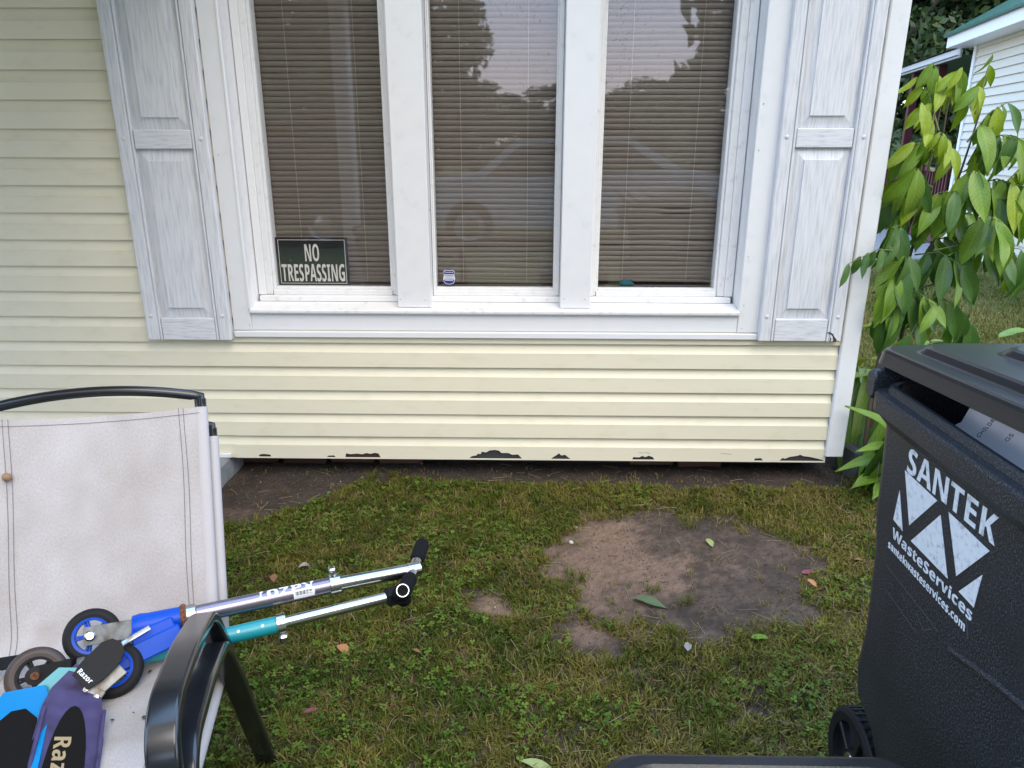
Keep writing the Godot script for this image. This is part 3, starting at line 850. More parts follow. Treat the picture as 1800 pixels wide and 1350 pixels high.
func window_things():
	var spans := [[-1.018, -0.536, "left", 0], [-0.360, 0.122, "middle", 1], [0.292, 0.776, "right", 2]]
	for q in spans:
		var cx: float = (q[0] + q[1]) / 2
		var w: float = q[1] - q[0]
		var bl := thing("window_blind", "taupe slatted blind hanging behind the %s pane%s" % [q[2], [" above the black sign", " with the blue sticker", ", with bent lower slats"][q[3]]], "blind", Vector3(cx, 0.83, -0.165), "slatted blinds behind the panes")
		var variants := []
		for k in 5: variants.append(slat_mesh(w, k))
		var y := 0.842 if q[3] == 2 else 0.834
		var n := 0
		while y < 2.2:
			var kk := 0
			if rng.randf() < 0.25: kk = 1 + rng.randi() % 3
			if n < 9 and q[3] > 0: kk = 1 + rng.randi() % 3
			if q[3] == 2 and n == 13: kk = 4
			var tilt := -0.30 + rng.randf_range(-0.05, 0.05)
			if n < 8: tilt += rng.randf_range(-0.25, 0.06)
			inst("slat", variants[kk], M.slat, bl, Transform3D(Basis(Vector3.BACK, rng.randf_range(-0.004, 0.004) * (3.0 if n < 10 and q[3] > 0 else 1.0)) * Basis(Vector3.RIGHT, tilt), Vector3(0, y - 0.83, 0)))
			y += 0.0212 if n > 1 else 0.017
			n += 1
		var b := Msh.new()
		b.box(Vector3(cx, 0.818 if q[3] < 2 else 0.826, -0.163), Vector3(w, 0.012, 0.022), 0.003, Basis(Vector3.BACK, 0.006 if q[3] == 0 else -0.008))
		part("bottom_rail", b, M.slat, bl)
		for f in [-0.27, 0.27]:
			b = Msh.new()
			b.tube([Vector3(cx + f * w, 0.815, -0.150), Vector3(cx + f * w, 1.5, -0.150), Vector3(cx + f * w, 2.2, -0.150)], 0.0007, 5, false)
			part("ladder_cord", b, M.cord, bl)
	# black board with silver lettering behind the left pane
	var s := thing("warning_sign", "black NO TRESPASSING sign with silver letters in the left pane", "sign", Vector3(-0.862, 0.806, -0.122))
	var b := Msh.new()
	b.box(Vector3(-0.862, 0.902, -0.1225), Vector3(0.292, 0.196, 0.003), 0.0005)
	part("board", b, M.sign, s)
	b = Msh.new()
	for e in [[0.0, 0.088, 0.272, 0.0022], [0.0, -0.088, 0.272, 0.0022], [-0.135, 0.0, 0.0022, 0.174], [0.135, 0.0, 0.0022, 0.174]]:
		b.box(Vector3(-0.862 + e[0], 0.902 + e[1], -0.1206), Vector3(e[2], e[3], 0.0005), 0.0001)
	part("border", b, M.sign_print, s)
	inst("lettering", text_mesh("NO", 0.058, 0.070), M.sign_print, s, Transform3D(Basis.IDENTITY, Vector3(-0.862, 0.939, -0.1208) - s.position))
	inst("lettering", text_mesh("TRESPASSING", 0.258, 0.072), M.sign_print, s, Transform3D(Basis.IDENTITY, Vector3(-0.862, 0.857, -0.1208) - s.position))
	# shield sticker on the middle pane
	var st := thing("security_sticker", "small blue and white shield sticker on the middle pane", "sticker", Vector3(-0.3035, 0.812, -0.0975))
	var out := [[-0.016, 0.033], [0.0, 0.0295], [0.016, 0.033], [0.0245, 0.024], [0.0225, 0.010], [0.0245, 0.0], [0.0265, -0.008], [0.024, -0.018], [0.018, -0.027], [0.008, -0.0295], [0.0, -0.033], [-0.008, -0.0295], [-0.018, -0.027], [-0.024, -0.018], [-0.0265, -0.008], [-0.0245, 0.0], [-0.0225, 0.010], [-0.0245, 0.024]]
	var lay := [[1.0, "rim", M.navy], [0.93, "shield", M.sheet_white]]
	for k in 2:
		var pp := PackedVector2Array()
		for p in out: pp.append(Vector2(p[0], p[1]) * lay[k][0])
		b = Msh.new()
		b.slab(pp, 0.0004, Transform3D(Basis.IDENTITY, Vector3(-0.3035, 0.8455, -0.0972 + k * 0.0005)))
		part(lay[k][1], b, lay[k][2], st)
	for band in [[0.012, 0.04], [-0.04, -0.0095]]:
		var pp := PackedVector2Array()
		for p in out: pp.append(Vector2(p[0], p[1]) * 0.86)
		var rect := PackedVector2Array([Vector2(-0.03, band[0]), Vector2(0.03, band[0]), Vector2(0.03, band[1]), Vector2(-0.03, band[1])])
		for r in Geometry2D.intersect_polygons(pp, rect):
			b = Msh.new()
			b.slab(r, 0.0004, Transform3D(Basis.IDENTITY, Vector3(-0.3035, 0.8455, -0.0962)))
			part("band", b, M.navy, st)
	for tx in [["Protected by", 0.034, 0.0062, 0.0195, M.sheet_white], ["SimpliSafe", 0.036, 0.0085, 0.0055, M.navy]]:
		inst("lettering", text_mesh(tx[0], tx[1], tx[2], true, 0.0003), tx[4], st, Transform3D(Basis.IDENTITY, Vector3(-0.3035, 0.8455 + tx[3], -0.0957) - st.position))
	# two lines of print too small to read
	for q in [[-0.0035, 0.038, M.navy], [-0.0135, 0.034, M.sheet_white]]:
		b = Msh.new()
		b.box(Vector3(-0.3035, 0.8455 + q[0], -0.0956), Vector3(q[1], 0.0022, 0.0003), 0.0001)
		part("print_line", b, q[2], st)
	# crumpled scrap on the inner sill of the right window
	b = Msh.new()
	var rows := []
	for j in 7:
		var row := []
		for i in 12:
			var a := TAU * i / 12
			var r := 0.5 + 0.5 * sin(PI * (j + 0.3) / 6.6)
			row.append(Vector3(0.42 + cos(a) * 0.031 * r * (1 + 0.5 * gnoise(i, j, 0.9)), 0.806 + 0.022 * (j / 6.0) * (1 + 0.6 * gnoise(i, j + 20, 0.8)), -0.135 + sin(a) * 0.011 * r))
		rows.append(_rev(row))
	b.grid(rows, true)
	b.fan(rows[6], Vector3(0.42, 0.83, -0.135), Vector3.UP)
	solo("crumpled_scrap", b, M.rag, "crumpled teal scrap lying inside the right window", "scrap")
	# inner stool board under the blinds
	b = Msh.new()
	b.box(Vector3(-0.12, 0.795, -0.18), Vector3(1.9, 0.02, 0.125), 0.002)
	part("stool_board", b, mat(Color(0.2, 0.165, 0.14), 0.6), get_node("house"))

# ---------------------------------------------------------------- porch to the left
func porch():
	var p := thing("porch", "grey concrete porch slab beside the house wall, white trim above", "porch", Vector3(-2.5, 0, 0.8))
	var b := Msh.new()
	b.box(Vector3(-2.95, 0.038, 1.3), Vector3(3.41, 0.11, 2.86), 0.008)
	part("slab", b, M.concrete, p)
	b = Msh.new()
	b.box(Vector3(-2.9, 0.1025, 0.02), Vector3(3.33, 0.016, 0.012), 0.001)
	part("flashing", b, M.trim, p)
	b = Msh.new()
	b.box(Vector3(-1.235, 1.2, 2.28), Vector3(0.11, 2.2, 0.11), 0.008)
	b.box(Vector3(-1.235, 0.16, 2.28), Vector3(0.15, 0.13, 0.15), 0.01)
	part("post", b, M.trim, p)
	b = Msh.new()
	b.box(Vector3(-3.1, 2.36, 1.25), Vector3(4.2, 0.09, 2.35), 0.004)
	part("roof", b, mat(Color(0.45, 0.42, 0.36), 0.7), p)

# ---------------------------------------------------------------- next house, drive
func neighbour():
	var b := Msh.new()
	b.quad(Vector3(1.9, -0.022, -6.6), Vector3(40, -0.022, -4.6), Vector3(40, -0.022, -11.8), Vector3(1.9, -0.022, -12.6))
	setting("driveway", b, M.asphalt)
	var h := thing("neighbouring_house", "pale sided neighbouring house with green metal roof and maroon porch", "house", Vector3(8.5, -0.03, -7.0))
	# long wall facing us runs from A (far corner) to B (near, out of frame)
	var A := Vector3(5.85, 0, -7.65)
	var B := Vector3(4.75, 0, -2.4)
	var dir := (B - A).normalized()
	var out := dir.cross(Vector3.UP) * 1.0
	if out.x > 0: out = -out
	var len := A.distance_to(B)
	var lapm := Msh.new()
	lapm.quad(Vector3(0, 0, 0.022), Vector3(len, 0, 0.022), Vector3(len, 0.1, 0.001), Vector3(0, 0.1, 0.001))
	lapm.quad(Vector3(0, 0, -0.002), Vector3(len, 0, -0.002), Vector3(len, 0, 0.022), Vector3(0, 0, 0.022))
	var lm := lapm.done()
	for k in 26:
		inst("siding_board", lm, M.white_siding, h, Transform3D(Basis(dir, Vector3.UP, out), A + Vector3(0, 0.02 + k * 0.1, 0) - h.position))
	b = Msh.new()
	var bk := -out
	var c0 := A + bk * 0.01
	var c1 := B + bk * 0.01
	var c2 := B + bk * 6.0
	var c3 := A + bk * 6.0
	for e in [[c1, c0], [c0, c3], [c3, c2], [c2, c1]]:
		b.quad(e[0] + Vector3(0, -0.03, 0), e[1] + Vector3(0, -0.03, 0), e[1] + Vector3(0, 2.7, 0), e[0] + Vector3(0, 2.7, 0))
	part("wall", b, M.white_siding, h)
	b = Msh.new()
	b.box(A + Vector3(0, 1.3, 0) + out * 0.01, Vector3(0.09, 2.6, 0.05), 0.004, Basis(dir, Vector3.UP, out))
	part("corner_trim", b, M.trim, h)
	# fascia board and ribbed roof
	var e0 := A - dir * 0.3 + out * 0.28
	var e1 := B + dir * 0.5 + out * 0.28
	b = Msh.new()
	b.box((e0 + e1) / 2 + Vector3(0, 2.645, 0), Vector3(e0.distance_to(e1), 0.15, 0.03), 0.004, Basis(dir, Vector3.UP, out))
	b.box((e0 + e1) / 2 + Vector3(0, 2.575, 0) + bk * 0.15, Vector3(e0.distance_to(e1), 0.012, 0.3), 0.002, Basis(dir, Vector3.UP, out))
	part("fascia", b, M.trim, h)
	var slope := Vector3(0, 1.9, 0) + bk * 3.3
	var r0 := e0 + Vector3(0, 2.735, 0) + out * 0.05 - dir * 0.06
	var r1 := e1 + Vector3(0, 2.735, 0) + out * 0.05
	b = Msh.new()
	b.quad(r0, r1, r1 + slope, r0 + slope)
	b.quad(r1 + slope, r0 + slope, r0 + slope + bk * 3.3 - Vector3(0, 1.9, 0), r1 + slope + bk * 3.3 - Vector3(0, 1.9, 0))
	b.quad(r0 - Vector3(0, 0.03, 0), r1 - Vector3(0, 0.03, 0), r1, r0)
	var roof := part("roof", b, M.green_roof, h)
	for k in 22:
		b = Msh.new()
		var at := r0.lerp(r1, (k + 0.02) / 21.5)
		b.sweep([at + Vector3(0, 0.005, 0), at + slope + Vector3(0, 0.005, 0)], [Vector2(-0.025, 0), Vector2(0.025, 0), Vector2(0.012, 0.022), Vector2(-0.012, 0.022)], dir)
		part("roof_rib", b, M.green_roof, roof)
	# porch beyond the far corner
	var pe0 := A - dir * 4.2 + out * 0.1
	var pe1 := A - dir * 0.3 + out * 0.1
	b = Msh.new()
	b.box((pe0 + pe1) / 2 + Vector3(0, 2.52, 0), Vector3(pe0.distance_to(pe1), 0.12, 0.03), 0.004, Basis(dir, Vector3.UP, out))
	part("porch_fascia", b, mat(Color(0.5, 0.5, 0.5), 0.6), h)
	b = Msh.new()
	var q0 := pe0 + Vector3(0, 2.59, 0) + out * 0.05
	var q1 := pe1 + Vector3(0, 2.59, 0) + out * 0.05
	b.quad(q0, q1, q1 + bk * 3 + Vector3(0, 0.85, 0), q0 + bk * 3 + Vector3(0, 0.85, 0))
	b.quad(q1 - Vector3(0, 0.1, 0), q0 - Vector3(0, 0.1, 0), q0 + bk * 3 - Vector3(0, 0.1, 0), q1 + bk * 3 - Vector3(0, 0.1, 0))
	part("porch_roof", b, M.green_roof, h)
	for t in [0.03, 0.36, 0.70]:
		b = Msh.new()
		b.box(pe0.lerp(pe1, t) + bk * 0.12 + Vector3(0, 1.22, 0), Vector3(0.12, 2.5, 0.12), 0.006, Basis(dir, Vector3.UP, out))
		part("porch_post", b, M.maroon, h)
	for y in [0.52, 1.0]:
		b = Msh.new()
		b.box((pe0 + pe1) / 2 + bk * 0.12 + Vector3(0, y, 0), Vector3(pe0.distance_to(pe1), 0.07, 0.06), 0.004, Basis(dir, Vector3.UP, out))
		part("railing", b, M.maroon, h)
	for k in 30:
		b = Msh.new()
		b.box(pe0.lerp(pe1, (k + 0.5) / 30) + bk * 0.12 + Vector3(0, 0.76, 0), Vector3(0.04, 0.42, 0.03), 0.002, Basis(dir, Vector3.UP, out))
		part("baluster", b, M.maroon, h)
	b = Msh.new()
	b.box((pe0 + pe1) / 2 + bk * 1.4 + Vector3(0, 0.22, 0), Vector3(3.9, 0.44, 2.7), 0.01, Basis(dir, Vector3.UP, out))
	part("porch_floor", b, M.maroon, h)
	b = Msh.new()
	b.box((pe0 + pe1) / 2 + bk * 2.9 + Vector3(0, 1.3, 0), Vector3(4.2, 2.6, 0.1), 0.01, Basis(dir, Vector3.UP, out))
	part("porch_wall", b, mat(Color(0.035, 0.012, 0.014), 0.8), h)

# ---------------------------------------------------------------- trees
func crown(seed: int, leaves: int, size: float) -> ArrayMesh:
	var r := RandomNumberGenerator.new()
	r.seed = seed
	var b := Msh.new()
	var clumps := []
	for k in 64:
		var p := Vector3(r.randfn(), r.randfn() * 0.9, r.randfn()).limit_length(1.9) * 0.5
		p.y *= 1.25
		clumps.append([p, r.randf_range(0.14, 0.34)])
	for k in leaves:
		var q: Array = clumps[r.randi() % clumps.size()]
		var d = Vector3(r.randfn(), r.randfn(), r.randfn()).normalized() * q[1] * pow(r.randf(), 0.4)
		d.y *= 0.7
		var p: Vector3 = q[0] + d
		var x := Vector3(r.randfn(), r.randfn() * 0.6, r.randfn()).normalized()
		var y := x.cross(Vector3(r.randfn(), r.randfn(), r.randfn())).normalized()
		var s := size * r.randf_range(0.6, 1.3)
		var t := r.randf()
		b.col = Color(0.018, 0.045, 0.014).lerp(Color(0.06, 0.105, 0.022), t * t)
		b.tri(p - x * s, p + y * s * 0.45, p + x * s)
		b.tri(p - x * s, p + x * s, p - y * s * 0.45)
	return b.done()

func trees():
	var cr := [crown(1, 11000, 0.062), crown(2, 11000, 0.062), crown(3, 11000, 0.062)]
	var fine := [crown(4, 34000, 0.026), crown(5, 34000, 0.026)]
	var trunk := Msh.new()
	trunk.tube([Vector3(0, -0.2, 0), Vector3(0.06, 1.6, 0.02), Vector3(-0.05, 3.4, 0.05), Vector3(0.05, 6, 0)], 0.24, 9, true, [1.15, 0.9, 0.7, 0.3])
	for q in [[1.0, 0.9, 2.6], [2.6, 0.7, 3.1], [4.4, 0.9, 2.2], [5.6, 0.5, 3.6]]:
		var d := Vector3(cos(q[0]), 0.9, sin(q[0]))
		trunk.tube([Vector3(0, q[2], 0), Vector3(0, q[2], 0) + d * 0.9, Vector3(0, q[2] + 0.3, 0) + d * 2.0], 0.1, 6, true, [1.0, 0.7, 0.3])
	var tm := trunk.done()
	# x, z, height of the crown's middle, half width, half height, label
	var list := [
		[8.2, -17.0, 5.0, 4.0, 5.5, "dark leafy tree left of the wood behind the neighbouring house"],
		[13.5, -18.5, 6.0, 4.6, 6.5, "tall dark tree rising behind the neighbouring green roof"],
		[19.0, -16.0, 6.0, 4.8, 6.5, "broad dark tree at the far right behind the green roof"],
		[10.5, -24.0, 7.0, 5.5, 8.0, "tallest dark tree deep in the wood behind the green roof"],
		[4.5, -22.0, 6.0, 4.5, 7.0, "dark tree beyond the drive, nearest the white corner post"],
		[-12.5, 25.0, 5.5, 7.0, 7.5, "wide tree mirrored darkly in the left window pane"],
		[-5.4, 24.0, 6.0, 3.9, 8.0, "tall tree mirrored at the left edge of the middle pane"],
		[10.6, 25.0, 6.5, 6.4, 8.5, "big tree mirrored in the right window pane"],
		[-3.6, 25.5, 3.2, 2.5, 3.8, "rounded lower tree mirrored left of centre in the middle pane"],
		[9.5, -21.0, 3.2, 5.5, 4.5, "low dark tree filling the gap behind the maroon porch"],
		[-2.0, 46.0, 2.0, 4.0, 2.5, "far low tree mirrored just right of the rounded one"],
		[3.0, 47.0, 2.1, 4.2, 2.4, "far low tree mirrored low in the middle pane"],
		[8.0, 48.0, 2.4, 4.4, 2.7, "far low tree mirrored between middle and right panes"],
		[20.0, 30.0, 6.0, 7.0, 8.0, "tree beyond the pale grey car, off to its right"],
	]
	var i := 0
	for t in list:
		var o := thing("tree", t[5], "tree", Vector3(t[0], -0.03, t[1]), "trees round the yard")
		inst("trunk", tm, M.bark, o, Transform3D(Basis(Vector3.UP, i * 1.3).scaled(Vector3(1, t[2] / 5.0, 1)), Vector3.ZERO))
		inst("crown", fine[i % 2] if t[1] < 0 else cr[i % 3], M.tree_leaf, o, Transform3D(Basis(Vector3.UP, i * 2.1).scaled(Vector3(t[3], t[4], t[3])), Vector3(0, t[2], 0)))
		i += 1

# ---------------------------------------------------------------- lawn
func tuft(seed: int, blades: int, hmax: float, spread: float, lie: float) -> ArrayMesh:
	var r := RandomNumberGenerator.new()
	r.seed = seed
	var b := Msh.new()
	for k in blades:
		var a := r.randf() * TAU
		var d := Vector3(cos(a), 0, sin(a))
		var base := Vector3(r.randfn(), 0, r.randfn()) * spread
		var hh := hmax * r.randf_range(0.45, 1.0)
		var w := r.randf_range(0.0011, 0.0023)
		var side := Vector3(-d.z, 0, d.x)
		var lean := r.randf_range(0.25, 1.1) * lie
		b.col = Color(1, 1, 1) * r.randf_range(0.55, 1.5)
		if r.randf() < 0.16: b.col = Color(2.1, 1.5, 1.3) * r.randf_range(0.7, 1.2)
		var p0 := base
		var p1 := base + Vector3(0, hh * 0.55, 0) + d * hh * lean * 0.35
		var p2 := base + Vector3(0, hh * (1.0 - lean * 0.35), 0) + d * hh * lean
		b.quad(p0 - side * w, p0 + side * w, p1 + side * w * 0.85, p1 - side * w * 0.85)
		b.tri(p1 - side * w * 0.85, p1 + side * w * 0.85, p2)
	return b.done()

func lawn():
	var kinds := [tuft(11, 9, 0.036, 0.010, 1.0), tuft(12, 8, 0.045, 0.008, 0.9), tuft(13, 10, 0.028, 0.013, 1.3)]
	var names := ["lawn_grass", "lawn_grass", "lawn_grass"]
	var labels := ["short mown grass covering the yard before the house", "longer grass blades standing among the mown lawn", "low trodden grass lying flat across the lawn"]
	var xfs := [[], [], [], []]
	var cols := [[], [], [], []]
	var green := Color(0.083, 0.110, 0.015)
	var deep := Color(0.050, 0.084, 0.013)
	var yellow := Color(0.195, 0.172, 0.032)
	var straw := Color(0.235, 0.175, 0.070)
	for k in 70000:
		var x := rng.randf_range(-1.5, 2.1)
		var z := rng.randf_range(-0.08, 2.3)
		if k > 50000:
			x = rng.randf_range(1.3, 4.6); z = rng.randf_range(-3.5, 2.6)
		if x < -1.22 and z < 2.7: continue
		var bb := bare(x, z)
		if rng.randf() < smoothstep(0.25, 0.72, bb) * 0.985: continue
		var n1 := gnoise(x + 7, z, 1.3)
		var n2 := gnoise(x, z + 31, 4.5)
		var thin := smoothstep(0.15, 0.75, gnoise(x + 3, z + 8, 3.1))
		if rng.randf() < thin * 0.45: continue
		var dry := clampf(0.30 + 0.75 * n2 + 0.5 * bb + 0.35 * thin + (0.16 if x > 0.1 else -0.12), 0, 1)
		var cc := deep.lerp(green, clampf(0.5 + n1 * 1.4, 0, 1)).lerp(yellow, clampf(dry * 1.1 + rng.randf_range(-0.25, 0.25), 0, 1))
		if rng.randf() < 0.22 + 0.6 * dry * dry: cc = cc.lerp(straw, rng.randf_range(0.3, 1.0))
		cc *= rng.randf_range(0.75, 1.2)
		var kind := rng.randi() % 3
		if bb > 0.15: kind = 2 if rng.randf() < 0.7 else kind
		var s := rng.randf_range(0.65, 1.15) * (0.75 if bb > 0.2 else 1.0)
		xfs[kind].append(Transform3D(Basis(Vector3.UP, rng.randf() * TAU) * Basis(Vector3.RIGHT, rng.randf_range(-0.35, 0.35)).scaled(Vector3(s, s, s)), Vector3(x, (ground_y(x, z) if x < 2.12 and z > -0.33 else -0.03) - 0.001, z)))
		cols[kind].append(cc)
	for k in 3: stuff(names[k], kinds[k], M.blade, xfs[k], cols[k], labels[k], "grass")
	# taller tufts near the edges
	var tall := tuft(15, 16, 0.09, 0.012, 1.0)
	var tx := []
	var tc := []
	for p in [[0.40, 1.50, 1], [0.47, 1.47, 0], [0.75, 1.03, 1], [0.68, 1.06, 0], [0.90, 1.08, 0], [0.86, 1.02, 1], [-0.63, 0.04, 0], [-0.55, 0.02, 0], [0.16, 0.74, 0], [0.18, 0.79, 0], [0.42, 0.83, 0], [0.62, 0.41, 0], [1.40, 0.02, 0], [1.43, 0.05, 0], [1.36, 0.06, 1], [0.95, 1.22, 1], [0.72, 1.5, 1], [0.2, 1.3, 1], [0.83, 1.45, 0], [0.55, 1.3, 0], [0.3, 1.06, 1], [0.52, 0.88, 0], [-0.3, 1.5, 0], [-0.1, 1.45, 0]]:
		for j in 3:
			var x: float = p[0] + rng.randfn() * 0.015
			var z: float = p[1] + rng.randfn() * 0.015
			var s := rng.randf_range(0.45, 0.8)
			tx.append(Transform3D(Basis(Vector3.UP, rng.randf() * TAU).scaled(Vector3(s, s, s)), Vector3(x, ground_y(x, z), z)))
			tc.append(yellow.lerp(straw, rng.randf() * 0.5) if p[2] == 1 else green.lerp(yellow, rng.randf() * 0.6))
	stuff("grass_tufts", tall, M.blade, tx, tc, "taller tufts of grass dotted over the lawn", "grass")
	# clover
	var cl := Msh.new()
	for k in 3:
		var a := TAU * k / 3
		var d := Vector3(cos(a), 0.15, sin(a))
		var s := Vector3(-sin(a), 0, cos(a))
		var ring := [Vector3.ZERO, d * 0.45 + s * 0.4, d * 0.9 + s * 0.33, d * 0.95, d * 0.9 - s * 0.33, d * 0.45 - s * 0.4]
		cl.fan(ring, d * 0.5 - Vector3(0, 0.06, 0), Vector3.UP)
	cl.quad(Vector3(-0.05, -2.5, 0), Vector3(0.05, -2.5, 0), Vector3(0.05, 0, 0), Vector3(-0.05, 0, 0))
	var cx := []
	var cc2 := []
	for k in 15000:
		var x := rng.randf_range(-1.25, 1.6)
		var z := rng.randf_range(0.0, 2.0)
		var w := gnoise(x + 17, z - 4, 2.3) + 0.5 * gnoise(x, z, 8.0) + (0.28 if x < -0.1 else -0.05)
		if bare(x, z) > 0.3 or w < 0.1 + rng.randf_range(-0.15, 0.25): continue
		var s := rng.randf_range(0.005, 0.011)
		cx.append(Transform3D(Basis(Vector3.UP, rng.randf() * TAU) * Basis(Vector3.RIGHT, rng.randf_range(-0.5, 0.5)).scaled(Vector3(s, s, s)), Vector3(x, ground_y(x, z) + rng.randf_range(0.012, 0.028), z)))
		cc2.append(Color(0.050, 0.105, 0.016).lerp(Color(0.13, 0.185, 0.028), rng.randf()) * rng.randf_range(0.8, 1.2))
	stuff("clover", cl.done(), M.blade, cx, cc2, "small green clover leaves growing through the lawn", "clover")
	# dead stems lying about
	var stem := Msh.new()
	stem.tube([Vector3(-0.5, 0, 0), Vector3(-0.1, 0.03, 0.04), Vector3(0.5, 0, 0)], 0.014, 4)
	var sx := []
	var sc := []
	for k in 2600:
		var x := rng.randf_range(-1.22, 1.7)
		var z := rng.randf_range(-0.12, 1.9)
		var bb := bare(x, z)
		if rng.randf() > 0.25 + 0.6 * (1.0 - absf(bb - 0.5) * 2.0): continue
		var s := rng.randf_range(0.02, 0.07)
		sx.append(Transform3D(Basis(Vector3.UP, rng.randf() * TAU) * Basis(Vector3.BACK, rng.randf_range(-0.2, 0.2)).scaled(Vector3(s, s, s)), Vector3(x, ground_y(x, z) + (0.003 if bb > 0.4 else 0.018), z)))
		sc.append(Color(0.16, 0.115, 0.06).lerp(Color(0.36, 0.29, 0.17), rng.randf()))
	stuff("dry_stems", stem.done(), M.vcol, sx, sc, "dead straw coloured stems strewn over lawn and soil", "straw")
	# grass of the side yard, seen between the stems
	var far := tuft(16, 26, 0.07, 0.06, 1.0)
	var fx := []
	var fc := []
	for k in 9000:
		var z := rng.randf_range(-6.4, -0.6)
		var x := rng.randf_range(1.5, 7.0)
		fx.append(Transform3D(Basis(Vector3.UP, rng.randf() * TAU), Vector3(x, -0.032, z)))
		fc.append(Color(0.11, 0.145, 0.030).lerp(Color(0.27, 0.26, 0.10), clampf(0.45 + 0.8 * gnoise(x, z, 1.1) + rng.randf_range(-0.3, 0.3), 0, 1)))
	stuff("side_lawn", far, M.blade, fx, fc, "dry side lawn between the house and the drive", "grass")

# ---------------------------------------------------------------- white car behind the viewer, seen only in the panes
func car():
	car_at(0.6, "pale grey parked car mirrored in the middle and right panes", M.car_white)
	car_at(-4.15, "black parked car mirrored in the left window pane", M.black_paint)

func car_at(cx: float, label: String, paint: Material):
	var t := thing("parked_car", label, "car", Vector3(cx, -0.03, 8.0), "cars parked behind the viewer")
	var side := PackedVector2Array()
	for p in [[-2.2, 0.30], [-2.25, 0.62], [-2.15, 0.86], [-1.3, 0.96], [-0.72, 1.42], [0.75, 1.48], [1.55, 1.05], [2.1, 0.98], [2.2, 0.6], [2.15, 0.30]]: side.append(Vector2(p[0], p[1]))
	var b := Msh.new()
	b.slab(side, 1.7, Transform3D(Basis.IDENTITY, Vector3(cx, -0.03, 7.15)))
	part("body", b, paint, t)
	for w in [[[-1.1, 0.98], [-0.66, 1.36], [-0.08, 1.4], [-0.08, 0.99]], [[0.02, 0.99], [0.02, 1.4], [0.72, 1.41], [1.25, 1.06]]]:
		var pp := PackedVector2Array()
		for p in w: pp.append(Vector2(p[0], p[1]))
		b = Msh.new()
		b.slab(pp, 0.02, Transform3D(Basis.IDENTITY, Vector3(cx, -0.03, 7.135)))
		part("side_window", b, M.car_glass, t)
	for x in [-1.35, 1.4]:
		b = Msh.new()
		b.lathe(Vector3(cx + x, 0.29, 7.33), Vector3.FORWARD, [[0.2, 0.0], [0.32, 0.0], [0.33, 0.03], [0.33, 0.19], [0.30, 0.21], [0.2, 0.20]], 24)
		var wl := part("wheel", b, M.rubber, t)
		b = Msh.new()
		b.lathe(Vector3(cx + x, 0.29, 7.33), Vector3.FORWARD, [[0.21, 0.19], [0.19, 0.17], [0.06, 0.19], [0.001, 0.19]], 20)
		part("rim", b, M.chrome, wl)

# ---------------------------------------------------------------- stacked sling chairs
const EX := Vector3(0.974, 0, -0.225)
const EZ := Vector3(0.225, 0, 0.974)

